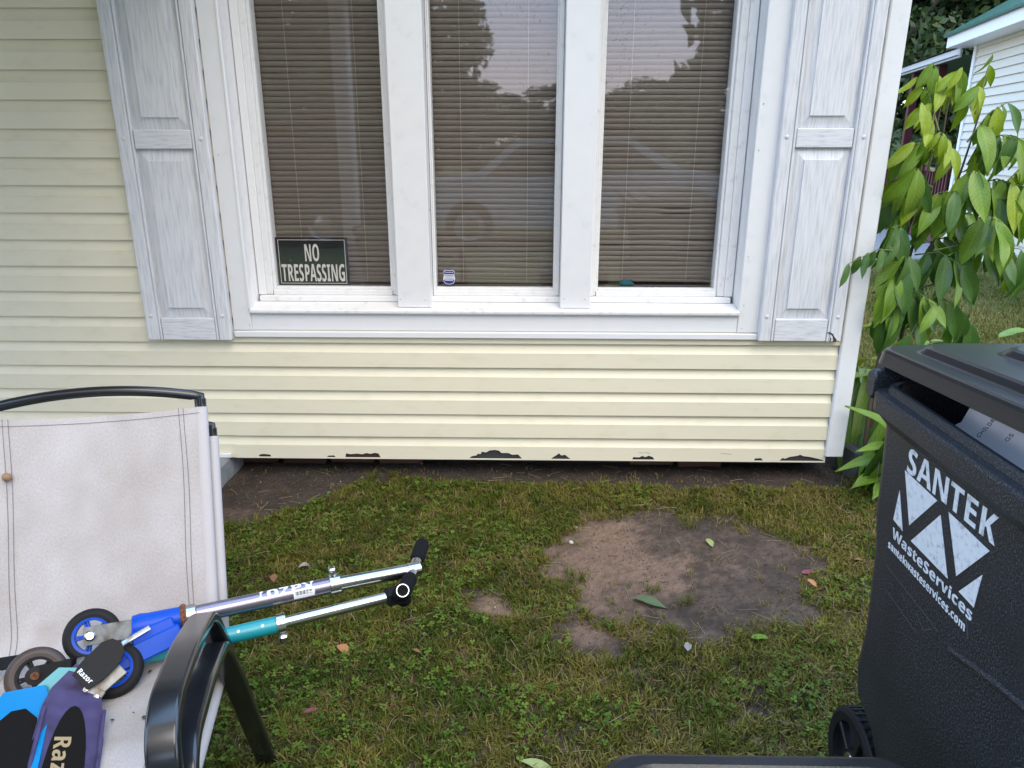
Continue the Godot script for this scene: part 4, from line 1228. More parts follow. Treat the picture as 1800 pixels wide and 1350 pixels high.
func sling_chair(o0: Vector3, label: String, dirt: float) -> Node3D:
	var t := thing("sling_chair", label, "chair", o0, "stacked sling chairs")
	var W := func(p: Vector3) -> Vector3: return o0 + EX * p.x + Vector3.UP * p.y + EZ * p.z
	var path := func(pts: Array, x: float, r: float) -> Array:
		var a := []
		for p in pts: a.append(W.call(Vector3(x if p.size() < 3 else p[2], p[1], p[0])))
		return fillet(a, r, 7)
	var rail := [[0.30, 0.335], [0.245, 0.372], [0.0, 0.352], [-0.145, 0.34], [-0.312, 0.775], [-0.3155, 0.792]]
	# side rails that carry the cloth, only their ends show
	for s in [-1, 1]:
		var b := Msh.new()
		var rp: Array = path.call(rail, s * 0.197, 0.06)
		b.tube(rp, 0.0115, 12)
		part("side_rail", b, M.black_paint, t)
		# arm: front leg, arm rest and rear leg in one bent flat tube
		b = Msh.new()
		b.sweep(path.call([[0.47, 0.0, s * 0.268], [0.45, 0.30, s * 0.262], [0.428, 0.575, s * 0.254], [0.375, 0.606, s * 0.250], [0.22, 0.577, s * 0.243], [0.10, 0.528, s * 0.232], [0.005, 0.487, s * 0.224], [-0.055, 0.36, s * 0.231], [-0.12, 0.20, s * 0.238], [-0.20, 0.0, s * 0.248]], 0.0, 0.045), rrect(0.042, 0.020, 0.0062, 3), EX)
		var arm := part("arm", b, M.black_paint, t)
		b = Msh.new()
		b.sweep([W.call(Vector3(s * 0.199, 0.345, -0.125)), W.call(Vector3(s * 0.213, 0.33, -0.10)), W.call(Vector3(s * 0.233, 0.31, -0.078))], rrect(0.045, 0.03, 0.012, 3), Vector3.UP)
		part("bracket", b, M.black_paint, arm)
		b = Msh.new()
		b.sweep([W.call(Vector3(s * 0.199, 0.357, 0.20)), W.call(Vector3(s * 0.227, 0.33, 0.446))], rrect(0.03, 0.02, 0.008, 3), Vector3.UP)
		part("bracket", b, M.black_paint, arm)
	# arched top bar and cross bars
	var b := Msh.new()
	var bar := []
	for k in 25:
		var u := k / 24.0 * 2.0 - 1.0
		bar.append(W.call(Vector3(u * 0.197, 0.797 + 0.023 * (1.0 - u * u), -0.3165)))
	bar.push_front(W.call(Vector3(-0.197, 0.775, -0.3125)))
	bar.append(W.call(Vector3(0.197, 0.775, -0.3125)))
	b.tube(bar, 0.0104, 12)
	part("top_bar", b, M.black_paint, t)
	for q in [[0.20, 0.33], [-0.11, 0.315]]:
		b = Msh.new()
		b.tube([W.call(Vector3(-0.197, q[1], q[0])), W.call(Vector3(0.197, q[1], q[0]))], 0.0105, 10)
		part("cross_bar", b, M.black_paint, t)
	# cloth
	var rp: Array = path.call(rail.slice(0, 5), 0.0, 0.07)
	var rows := []
	var uvs := []
	var dist := 0.0
	var along := []
	# resample
	var pts := []
	for i in rp.size() - 1:
		var n := maxi(1, int(rp[i].distance_to(rp[i + 1]) / 0.02))
		for k in n: pts.append(rp[i].lerp(rp[i + 1], float(k) / n))
	pts.append(rp[rp.size() - 1])
	b = Msh.new()
	b.col = Color(1, 1, 1)
	for side in 2:
		rows = []
		uvs = []
		dist = 0.0
		for i in pts.size():
			var tg: Vector3 = (pts[mini(i + 1, pts.size() - 1)] - pts[maxi(i - 1, 0)]).normalized()
			var nrm: Vector3 = tg.cross(EX).normalized()
			if nrm.dot(Vector3(0, 1, 0.6)) < 0: nrm = -nrm
			if i > 0: dist += pts[i].distance_to(pts[i - 1])
			var row := []
			var uvr := []
			for k in 49:
				var u := k / 48.0 * 2.0 - 1.0
				var sag := 0.010 * (1.0 - u * u) + 0.0015 * gnoise(u * 0.25, dist, 7.0)
				var hem := 0.006 * (1.0 - u * u) if i == pts.size() - 1 else 0.0
				row.append(pts[i] + EX * u * 0.197 + nrm * (0.0118 - sag - side * 0.0016) - tg * hem)
				uvr.append(Vector2(u * 0.197, dist))
			rows.append(row if side == 0 else _rev(row))
			uvs.append(uvr if side == 0 else _rev(uvr))
		var first := b.v.size()
		b.grid(rows, false, uvs)
		for i in range(first, b.v.size()):
			var q: Vector2 = b.uv[i]
			var d := 0.5 + 0.7 * gnoise(q.x + 3 * dirt, q.y, 3.5) + 0.35 * gnoise(q.x, q.y + dirt, 14.0)
			b.c[i] = Color(1, 1, 1).lerp(Color(0.78, 0.75, 0.70), clampf(d * 0.9, 0, 1)).lerp(Color(0.62, 0.58, 0.52), clampf(gnoise(q.x + 8, q.y + 2, 6.0) * 1.5 - 0.3, 0, 0.5) * (1.0 if q.y < 0.5 else 0.25))
	# sleeves round the rails
	for s in [-1, 1]:
		var sl := []
		for p in pts: sl.append(p + EX * s * 0.197)
		b.tube(sl, 0.0134, 14, true)
	var cloth := part("sling", b, M.cloth_v, t)
	# two rows of stitching along each side and one under the top hem
	for s in [-1, 1]:
		for off in [0.157, 0.1665]:
			b = Msh.new()
			for i in pts.size() - 1:
				var ends := []
				for j in [i, i + 1]:
					var tg: Vector3 = (pts[mini(j + 1, pts.size() - 1)] - pts[maxi(j - 1, 0)]).normalized()
					var nrm: Vector3 = tg.cross(EX).normalized()
					if nrm.dot(Vector3(0, 1, 0.6)) < 0: nrm = -nrm
					var u: float = s * off / 0.197
					var wob := 0.0018 * sin(j * 0.35 + off * 40)
					ends.append(pts[j] + EX * (s * off + wob) + nrm * (0.0140 - 0.010 * (1.0 - u * u)))
				var w := EX * 0.00055
				b.quad(ends[0] - w, ends[0] + w, ends[1] + w, ends[1] - w)
			part("seam", b, M.stitch, cloth)
	b = Msh.new()
	for k in 48:
		var q := []
		for j in [k, k + 1]:
			var u: float = j / 48.0 * 2.0 - 1.0
			q.append(rows_at(pts, u, 0.012))
		var up := Vector3(0, 0.0005, 0)
		b.quad(q[0] - up, q[1] - up, q[1] + up, q[0] + up)
	part("seam", b, M.stitch, cloth)
	return t

func rows_at(pts: Array, u: float, below: float) -> Vector3:
	var n := pts.size()
	var tg: Vector3 = (pts[n - 1] - pts[n - 2]).normalized()
	var nrm := tg.cross(EX).normalized()
	if nrm.dot(Vector3(0, 1, 0.6)) < 0: nrm = -nrm
	return pts[n - 1] + EX * u * 0.197 + nrm * (0.0142 - 0.010 * (1.0 - u * u)) - tg * (below + 0.006 * (1.0 - u * u))

func chairs():
	M.cloth_v = M.cloth.duplicate()
	M.cloth_v.vertex_color_use_as_albedo = true
	var up := Vector3(-0.790, 0.068, 1.802)
	sling_chair(up - Vector3(0, 0.068, 0) - EZ * 0.004 + EX * 0.013, "lower sling chair of the stack, its black legs standing on the grass", 1.0)
	var t := sling_chair(up, "upper sling chair of the stack, pale cloth seat holding the scooters", 4.0)
	# dark flecks of mould and dirt on the seat
	var b := Msh.new()
	for k in 46:
		var u := rng.randf_range(-0.04, 0.14)
		var zl := rng.randf_range(-0.05, 0.2)
		if k < 14:
			u = -0.005 + rng.randfn() * 0.018; zl = 0.03 + rng.randfn() * 0.012
		var at := up + EX * u + EZ * zl
		at.y = 0.3540 + 0.068 + maxf(zl, 0.0) * 0.082 + minf(zl, 0.0) * 0.056 + 0.0135 - 0.010 * (1.0 - pow(u / 0.197, 2))
		var ring := []
		var s := rng.randf_range(0.0008, 0.0032)
		for j in 7: ring.append(at + (EX * cos(TAU * j / 7) + EZ * sin(TAU * j / 7)) * s * rng.randf_range(0.5, 1.4))
		b.fan(ring, at + Vector3(0, 0.0003, 0), Vector3.UP)
	part("mould_flecks", b, M.stain, t).set_meta("kind", "stuff")
	b = Msh.new()
	b.box(Vector3(-0.945, 0.452, 1.765), Vector3(0.05, 0.004, 0.028), 0.001, Basis(Vector3.UP, 0.3) * Basis(Vector3.RIGHT, 0.3))
	part("strap", b, M.black_plastic, t)
	b = Msh.new()
	var pr := []
	for k in 9: pr.append([0.0085 * sin(PI * k / 8) + 0.0001, -0.0095 * cos(PI * k / 8)])
	b.lathe(Vector3(-1.004, 0.744, 1.590), Vector3(0.3, 0.6, 0.7), pr, 14)
	solo("acorn", b, mat(Color(0.26, 0.15, 0.075), 0.6), "small tan nut clinging to the pale chair back", "nut")

# ---------------------------------------------------------------- scooters
func beam(b: Msh, p0: Vector3, p1: Vector3, w: float, th: float, nrm: Vector3, ch := 0.002):
	var z := (p1 - p0).normalized()
	var x := nrm.cross(z).normalized()
	b.box((p0 + p1) / 2, Vector3(w, th, p0.distance_to(p1)), ch, Basis(x, z.cross(x), z))

func scooter_wheel(t: Node3D, at: Vector3, ax: Vector3, tyre: Material, hub: Material, r := 0.05):
	var b := Msh.new()
	var pr := []
	for k in 17:
		var a := PI * k / 16.0 - PI / 2
		pr.append([r - 0.011 + 0.011 * cos(a), 0.0115 * sin(a)])
	pr.push_front([r * 0.64, -0.0105]); pr.append([r * 0.64, 0.0105])
	b.lathe(at, ax, pr, 40)
	var w := part("wheel", b, tyre, t)
	b = Msh.new()
	b.lathe(at, ax, [[r * 0.56, -0.010], [r * 0.66, -0.0108], [r * 0.66, 0.0108], [r * 0.56, 0.010], [r * 0.56, -0.010]], 36)
	b.lathe(at, ax, [[0.0001, -0.012], [0.012, -0.012], [0.012, 0.012], [0.0001, 0.012]], 16)
	var x := ax.cross(Vector3(0.1, 1, 0.2)).normalized()
	var y := ax.normalized().cross(x)
	for k in 5:
		for q in [-0.1, 0.1]:
			var a: float = TAU * k / 5 + q
			beam(b, at + (x * cos(a * 1.0) + y * sin(a)) * 0.010, at + (x * cos(a) + y * sin(a)) * r * 0.62, 0.0042, 0.014, ax, 0.001)
	part("spokes", b, hub, w)

func grip(b: Msh, p0: Vector3, p1: Vector3, r: float):
	var path := []
	var sc := []
	for k in 9:
		path.append(p0.lerp(p1, k / 8.0))
		sc.append(0.86 if k == 0 or k == 8 else 1.0)
	b.tube(path, r, 16, true, sc)

func scooters():
	# --- blue necked scooter with lilac tube
	var ax := Vector3(0.345, 0.55, 0.76).normalized()
	var wc := Vector3(-0.812, 0.477, 1.717)
	var t := thing("scooter", "folded scooter with blue neck, blue wheel and silver lilac tube", "scooter", Vector3(-0.6, 0.44, 1.65), "scooters lying on the chair")
	scooter_wheel(t, wc, ax, M.rubber, M.blue)
	var fe := Vector3(-0.739, 0.484, 1.703)
	var he := Vector3(-0.660, 0.486, 1.670)
	var cl := Vector3(-0.395, 0.479, 1.542)
	var tp := Vector3(-0.237, 0.476, 1.477)
	var b := Msh.new()
	for s in [-1, 1]: beam(b, wc + ax * s * 0.019 - (fe - wc).normalized() * 0.012, fe + ax * s * 0.019, 0.034, 0.003, ax, 0.001)
	beam(b, fe - (fe - wc).normalized() * 0.004, fe + (fe - wc).normalized() * 0.004, 0.034, 0.04, ax, 0.001)
	part("fork", b, M.zinc, t)
	b = Msh.new()
	b.lathe(wc + ax * 0.020, ax, [[0.0095, 0.0], [0.0095, 0.004], [0.007, 0.0065], [0.004, 0.0065], [0.0035, 0.004], [0.0001, 0.004]], 16)
	part("axle_bolt", b, M.chrome, t)
	b = Msh.new()
	b.tube([fe, fe.lerp(he, 0.15), fe.lerp(he, 0.3), he], 0.0235, 18, true, [1.0, 1.08, 1.0, 0.92])
	var neck := part("neck", b, M.blue, t)
	b = Msh.new()
	beam(b, Vector3(-0.650, 0.474, 1.700), Vector3(-0.742, 0.457, 1.772), 0.036, 0.046, ax, 0.003)
	beam(b, Vector3(-0.668, 0.482, 1.688), Vector3(-0.728, 0.474, 1.735), 0.034, 0.040, ax, 0.003)
	part("hinge_housing", b, M.blue, neck)
	b = Msh.new()
	b.sweep(fillet([Vector3(-0.727, 0.498, 1.772), Vector3(-0.712, 0.506, 1.764), Vector3(-0.686, 0.514, 1.740)], 0.008), rrect(0.010, 0.0035, 0.0015, 2), Vector3(0.2, 0.8, 0.5).cross(Vector3(0.7, 0.1, -0.5)))
	b.lathe(Vector3(-0.728, 0.482, 1.768), Vector3(0.1, 0.9, 0.3), [[0.0001, 0.018], [0.007, 0.018], [0.008, 0.0], [0.0001, 0.0]], 12)
	part("release_lever", b, M.chrome, neck)
	var ta := (cl - he).normalized()
	b = Msh.new()
	b.lathe(he, ta, [[0.022, -0.003], [0.0255, 0.0], [0.0255, 0.005], [0.023, 0.008], [0.0001, 0.008]], 24)
	part("headset", b, M.rust, t)
	b = Msh.new()
	b.lathe(he + ta * 0.008, ta, [[0.0215, 0.0], [0.0215, 0.016], [0.0195, 0.018], [0.0001, 0.018]], 24)
	part("collar", b, M.chrome, t)
	b = Msh.new()
	b.tube([he + ta * 0.02, he.lerp(cl, 0.5), cl], 0.0172, 20)
	var lower := part("lower_tube", b, M.lilac_metal, t)
	b = Msh.new()
	b.tube([cl - ta * 0.01, cl.lerp(tp, 0.5), tp], 0.0148, 20)
	part("upper_tube", b, M.chrome, t)
	b = Msh.new()
	b.lathe(cl, ta, [[0.017, -0.011], [0.0215, -0.0105], [0.0215, 0.0105], [0.017, 0.011]], 24)
	b.box(cl + Vector3(-0.006, 0.027, -0.010), Vector3(0.014, 0.018, 0.02), 0.003, Basis(Vector3.UP, 0.45))
	b.lathe(cl + Vector3(-0.003, 0.029, 0.0), Vector3(0.3, 0.2, 1), [[0.0055, 0.0], [0.0055, 0.004], [0.0001, 0.005]], 10)
	part("clamp", b, M.chrome, t)
	# maker's name along the tube, seen upside down, and a paper label
	var face := ((Vector3(0, 1.365, 2.886) - he.lerp(cl, 0.6)) * 0.0 + Vector3(0.15, 0.86, 0.48)).normalized()
	var xx := -ta
	var ny := (face - ta * face.dot(ta)).normalized()
	inst("lettering", curved_text("Razor", 0.115, 0.026, 0.0174), M.white_print, lower, Transform3D(Basis(xx, ny.cross(xx), ny), he.lerp(cl, 0.66)))
	var lab := Msh.new()
	var rws := []
	for k in 7:
		var a := (k / 6.0 - 0.5) * 1.1
		rws.append([Vector3(-0.021, sin(a) * 0.0176, cos(a) * 0.0176), Vector3(0.021, sin(a) * 0.0176, cos(a) * 0.0176)])
	lab.grid(rws)
	var n2 := (Vector3(0.35, 0.35, 0.87) - ta * Vector3(0.35, 0.35, 0.87).dot(ta)).normalized()
	var lo := inst("paper_label", lab.done(), M.white_print, lower, Transform3D(Basis(ta, n2.cross(ta), n2), he.lerp(cl, 0.78)))
	var bars := Msh.new()
	for k in 16: bars.box(Vector3(-0.017 + k * 0.0022, 0.002, 0.0177), Vector3(0.0006 + 0.0006 * (k % 3), 0.008, 0.0003), 0.0001)
	inst("print", bars.done(), M.ink, lo)
	# handle bar
	var g0 := Vector3(-0.232, 0.479, 1.378)
	var g1 := Vector3(-0.248, 0.470, 1.560)
	b = Msh.new()
	b.tube([g0, tp, g1], 0.0118, 16)
	b.lathe(tp - ta * 0.014, ta, [[0.0001, 0.0], [0.0162, 0.0], [0.0162, 0.028], [0.0001, 0.028]], 18)
	part("handle_bar", b, M.chrome, t)
	for e in [[g0, tp.lerp(g0, 0.35)], [g1, tp.lerp(g1, 0.32)]]:
		b = Msh.new()
		grip(b, e[0] + (e[0] - e[1]).normalized() * 0.008, e[1], 0.0165)
		part("grip", b, M.foam, t)
	# --- teal scooter with sky blue deck
	t = thing("scooter", "scooter with teal tube and bright sky blue deck, dirty wheel", "scooter", Vector3(-0.75, 0.44, 1.8), "scooters lying on the chair")
	wc = Vector3(-0.871, 0.452, 1.799)
	ax = Vector3(0.42, 0.58, 0.70).normalized()
	scooter_wheel(t, wc, ax, M.old_rubber, M.black_plastic)
	fe = Vector3(-0.812, 0.458, 1.786)
	b = Msh.new()
	for s in [-1, 1]: beam(b, wc + ax * s * 0.019, fe + ax * s * 0.019, 0.034, 0.004, ax, 0.001)
	beam(b, fe - (fe - wc).normalized() * 0.006, fe + (fe - wc).normalized() * 0.006, 0.036, 0.042, ax, 0.001)
	b.lathe(wc + ax * 0.021, ax, [[0.016, 0.0], [0.016, 0.002], [0.0001, 0.003]], 16)
	part("fork", b, M.black_plastic, t)
	b = Msh.new()
	b.lathe(wc + ax * 0.024, ax, [[0.007, 0.0], [0.007, 0.004], [0.003, 0.0045], [0.0001, 0.002]], 12)
	part("axle_bolt", b, M.rust, t)
	var b0 := Vector3(-0.800, 0.452, 1.780)
	var b1 := Vector3(-0.487, 0.438, 1.620)
	var b2 := Vector3(-0.262, 0.447, 1.528)
	var tb := (b1 - b0).normalized()
	b = Msh.new()
	b.lathe(b0 - tb * 0.006, tb, [[0.0001, 0.0], [0.021, 0.0], [0.021, 0.012], [0.0001, 0.012]], 20)
	part("headset", b, M.zinc, t)
	b = Msh.new()
	b.tube([b0, b0.lerp(b1, 0.5), b1], 0.0168, 20)
	var low2 := part("lower_tube", b, M.teal, t)
	for f in [0.55, 0.77, 0.9]:
		b = Msh.new()
		var fp := b0.lerp(b1, f) + Vector3(0.2, 0.75, 0.63).normalized() * 0.0160
		b.lathe(fp, Vector3(0.2, 0.75, 0.63), [[0.003, 0.0], [0.003, 0.0012], [0.0001, 0.0016]], 8)
		part("rivet", b, M.chrome, low2)
	b = Msh.new()
	b.tube([b1 - tb * 0.01, b1.lerp(b2, 0.5), b2], 0.0122, 18)
	part("upper_tube", b, M.chrome, t)
	b = Msh.new()
	b.lathe(b1, (b2 - b1).normalized(), [[0.013, -0.008], [0.0205, -0.008], [0.0205, 0.009], [0.013, 0.009]], 22)
	b.box(b1 + Vector3(0.006, -0.024, 0.012), Vector3(0.016, 0.016, 0.02), 0.003, Basis(Vector3.UP, 0.45))
	part("clamp", b, M.chrome, t)
	var h0 := Vector3(-0.243, 0.497, 1.588)
	var h1 := Vector3(-0.262, 0.395, 1.470)
	b = Msh.new()
	b.tube([h0, b2, h1], 0.011, 14)
	beam(b, b2 - tb * 0.03, b2 + tb * 0.018, 0.032, 0.034, Vector3.UP, 0.006)
	part("handle_bar", b, M.black_plastic, t)
	for e in [[h0, b2.lerp(h0, 0.25)], [h1, b2.lerp(h1, 0.25)]]:
		b = Msh.new()
		grip(b, e[0], e[1], 0.0172)
		part("grip", b, M.foam, t)
	b = Msh.new()
	b.lathe(h0 + (h0 - b2).normalized() * 0.001, (h0 - b2), [[0.0116, 0.0], [0.0131, 0.0], [0.0131, 0.0012], [0.0116, 0.0012], [0.0116, 0.0]], 24)
	part("end_ring", b, M.chrome, t)
	# hinge plate and deck
	var pn := Vector3(0.36, 0.62, 0.69).normalized()
	var px := (Vector3(0.75, 0, -0.4) - pn * Vector3(0.75, 0, -0.4).dot(pn)).normalized()
	var xf := Transform3D(Basis(px, pn.cross(px), pn), Vector3(-0.812, 0.452, 1.858))
	b = Msh.new()
	b.slab(PackedVector2Array([Vector2(-0.030, 0.018), Vector2(0.020, 0.048), Vector2(0.046, 0.040), Vector2(0.048, 0.012), Vector2(0.030, -0.022), Vector2(-0.005, -0.042), Vector2(-0.032, -0.040)]), 0.008, xf)
	var hp := part("hinge_plate", b, M.teal, t)
	b = Msh.new()
	b.lathe(xf * Vector3(-0.006, 0.004, 0.008), pn, [[0.0075, 0.0], [0.007, 0.002], [0.0001, 0.0035]], 14)
	part("bolt", b, M.chrome, hp)
	b = Msh.new()
	b.lathe(xf * Vector3(0.028, -0.03, -0.022), pn, [[0.0001, 0.0], [0.028, 0.0], [0.028, 0.012], [0.0001, 0.012]], 20)
	part("pivot", b, M.rust, hp)
	b = Msh.new()
	var d0 := Vector3(-0.838, 0.462, 1.880)
	var d1 := Vector3(-0.690, 0.468, 2.200)
	var dn := Vector3(0.30, 0.80, 0.52).normalized()
	var dd := (d1 - d0).normalized()
	var dx := dn.cross(dd).normalized()
	dn = dd.cross(dx)
	var dxf := Transform3D(Basis(dx, dd, dx.cross(dd)), d0)
	b.slab(PackedVector2Array([Vector2(-0.030, -0.012), Vector2(0.030, -0.012), Vector2(0.042, 0.03), Vector2(0.046, 0.09), Vector2(0.046, 0.34), Vector2(-0.046, 0.34), Vector2(-0.046, 0.09), Vector2(-0.042, 0.03)]), -0.022, dxf)
	for s in [-1, 1]: beam(b, dxf * Vector3(s * 0.045, 0.075, 0.002), dxf * Vector3(s * 0.045, 0.34, 0.002), 0.006, 0.008, dxf.basis.z, 0.002)
	var deck := part("deck", b, M.sky_blue, t)
	b = Msh.new()
	b.slab(PackedVector2Array([Vector2(-0.010, 0.045), Vector2(0.010, 0.045), Vector2(0.030, 0.075), Vector2(0.033, 0.11), Vector2(0.033, 0.33), Vector2(-0.033, 0.33), Vector2(-0.033, 0.11), Vector2(-0.030, 0.075)]), -0.0012, dxf.translated_local(Vector3(0, 0, -0.0222)))
	b.slab(PackedVector2Array([Vector2(-0.010, 0.045), Vector2(0.010, 0.045), Vector2(0.030, 0.075), Vector2(0.033, 0.11), Vector2(0.033, 0.33), Vector2(-0.033, 0.33), Vector2(-0.033, 0.11), Vector2(-0.030, 0.075)]), 0.0012, dxf.translated_local(Vector3(0, 0, 0.0004)))
	part("grip_tape", b, M.grip_tape, deck)
	# --- purple deck lying across, rear wheel end up
	t = thing("scooter", "scooter with scuffed purple deck, rear wheel and black brake flap up", "scooter", Vector3(-0.72, 0.45, 1.9), "scooters lying on the chair")
	d0 = Vector3(-0.776, 0.480, 1.812)
	d1 = Vector3(-0.605, 0.440, 2.230)
	dd = (d1 - d0).normalized()
	var tilt := Vector3(0.52, 0.72, 0.38).normalized()
	dx = dd.cross(tilt).normalized()
	dxf = Transform3D(Basis(dx, dd, dx.cross(dd)), d0)
	if dxf.basis.z.dot(tilt) < 0: dxf = Transform3D(Basis(-dx, dd, (-dx).cross(dd)), d0)
	var sg := 1.0
	b = Msh.new()
	b.slab(PackedVector2Array([Vector2(-0.020, -0.010), Vector2(0.012, -0.010), Vector2(0.040, 0.050), Vector2(0.048, 0.09), Vector2(0.050, 0.16), Vector2(0.050, 0.45), Vector2(-0.050, 0.45), Vector2(-0.050, 0.16), Vector2(-0.040, 0.08), Vector2(-0.028, 0.02)]), 0.016, dxf.translated_local(Vector3(0, 0, -0.016)))
	for s in [-1, 1]: beam(b, dxf * Vector3(s * 0.044, 0.10, 0.003), dxf * Vector3(s * 0.048, 0.45, 0.003), 0.006, 0.010, dxf.basis.z, 0.003)
	deck = part("deck", b, M.purple, t)
	b = Msh.new()
	var el := PackedVector2Array()
	for k in 28: el.append(Vector2(cos(TAU * k / 28) * 0.029, 0.245 + sin(TAU * k / 28) * 0.155))
	b.slab(el, 0.001, dxf.translated_local(Vector3(0, 0, 0.0006)))
	part("grip_tape", b, M.grip_tape, deck)
	inst("lettering", text_mesh("Razor", 0.115, 0.024), M.gold_print, deck, dxf.translated_local(Vector3(0.006, 0.215, 0.0018)) * Transform3D(Basis(Vector3.BACK, PI / 2 + 0.05)))
	# brake flap with its bracket and the wheel beneath
	var fx := Transform3D(Basis(Vector3(0.62, 0.56, -0.55).normalized(), Vector3.UP, Vector3.BACK), Vector3(-0.735, 0.500, 1.818))
	var fz := Vector3(0.30, 0.68, 0.66).normalized()
	var fdir := (Vector3(0.62, 0.60, -0.5) - fz * Vector3(0.62, 0.60, -0.5).dot(fz)).normalized()
	fx = Transform3D(Basis(fdir, fz.cross(fdir), fz), Vector3(-0.752, 0.484, 1.838))
	b = Msh.new()
	var fl := PackedVector2Array([Vector2(-0.012, -0.020), Vector2(0.012, -0.026), Vector2(0.050, -0.025), Vector2(0.066, -0.016), Vector2(0.072, 0.0), Vector2(0.067, 0.015), Vector2(0.052, 0.023), Vector2(0.010, 0.022), Vector2(-0.012, 0.016)])
	b.slab(fl, 0.006, fx.translated_local(Vector3(0, 0, 0.012)))
	var flap := part("brake_flap", b, M.black_plastic, t)
	inst("lettering", text_mesh("Razor", 0.030, 0.0085), M.white_print, flap, fx.translated_local(Vector3(0.0, -0.001, 0.0184)) * Transform3D(Basis(Vector3.BACK, -PI / 2)))
	var rw := Vector3(-0.735, 0.462, 1.791)
	scooter_wheel(t, rw, Vector3(0.35, 0.70, 0.62).normalized(), M.rubber, M.blue)
	b = Msh.new()
	beam(b, fx * Vector3(-0.018, -0.030, 0.004), fx * Vector3(0.045, -0.034, 0.002), 0.020, 0.004, fz, 0.001)
	beam(b, fx * Vector3(-0.020, -0.012, 0.004), fx * Vector3(-0.012, -0.046, 0.004), 0.030, 0.004, fz, 0.001)
	part("rear_bracket", b, M.zinc, t)
	for q in [Vector3(-0.014, -0.016, 0.007), Vector3(-0.012, -0.038, 0.007)]:
		b = Msh.new()
		b.lathe(fx * q, fz, [[0.0048, 0.0], [0.0044, 0.002], [0.0001, 0.003]], 12)
		part("bolt", b, M.chrome, t)

# lettering bent round a tube of radius r (tube along x)
func curved_text(s: String, w: float, h: float, r: float) -> ArrayMesh:
	var m := text_mesh(s, w, h, true, 0.0006)
	var arr := m.surface_get_arrays(0)
	var vs: PackedVector3Array = arr[Mesh.ARRAY_VERTEX]
	var ns: PackedVector3Array = arr[Mesh.ARRAY_NORMAL]
	for i in vs.size():
		var a := vs[i].y / r
		vs[i] = Vector3(vs[i].x, sin(a) * (r + vs[i].z), cos(a) * (r + vs[i].z))
		ns[i] = Vector3(ns[i].x, sin(a) * ns[i].z + cos(a) * ns[i].y, cos(a) * ns[i].z - sin(a) * ns[i].y).normalized()
	arr[Mesh.ARRAY_VERTEX] = vs
	arr[Mesh.ARRAY_NORMAL] = ns
	var o := ArrayMesh.new()
	o.add_surface_from_arrays(Mesh.PRIMITIVE_TRIANGLES, arr)
	return o

# ---------------------------------------------------------------- refuse carts
func ring(h: float, x0: float, x1: float, z0: float, z1: float, r: float, xf := Transform3D.IDENTITY) -> Array:
	var o := []
	for p in rrect(x1 - x0, z1 - z0, r, 6): o.append(xf * Vector3((x0 + x1) / 2 + p.x, h, (z0 + z1) / 2 - p.y))
	return o

func bands(b: Msh, rings: Array):
	for i in rings.size() - 1: b.grid([rings[i], rings[i + 1]], true)

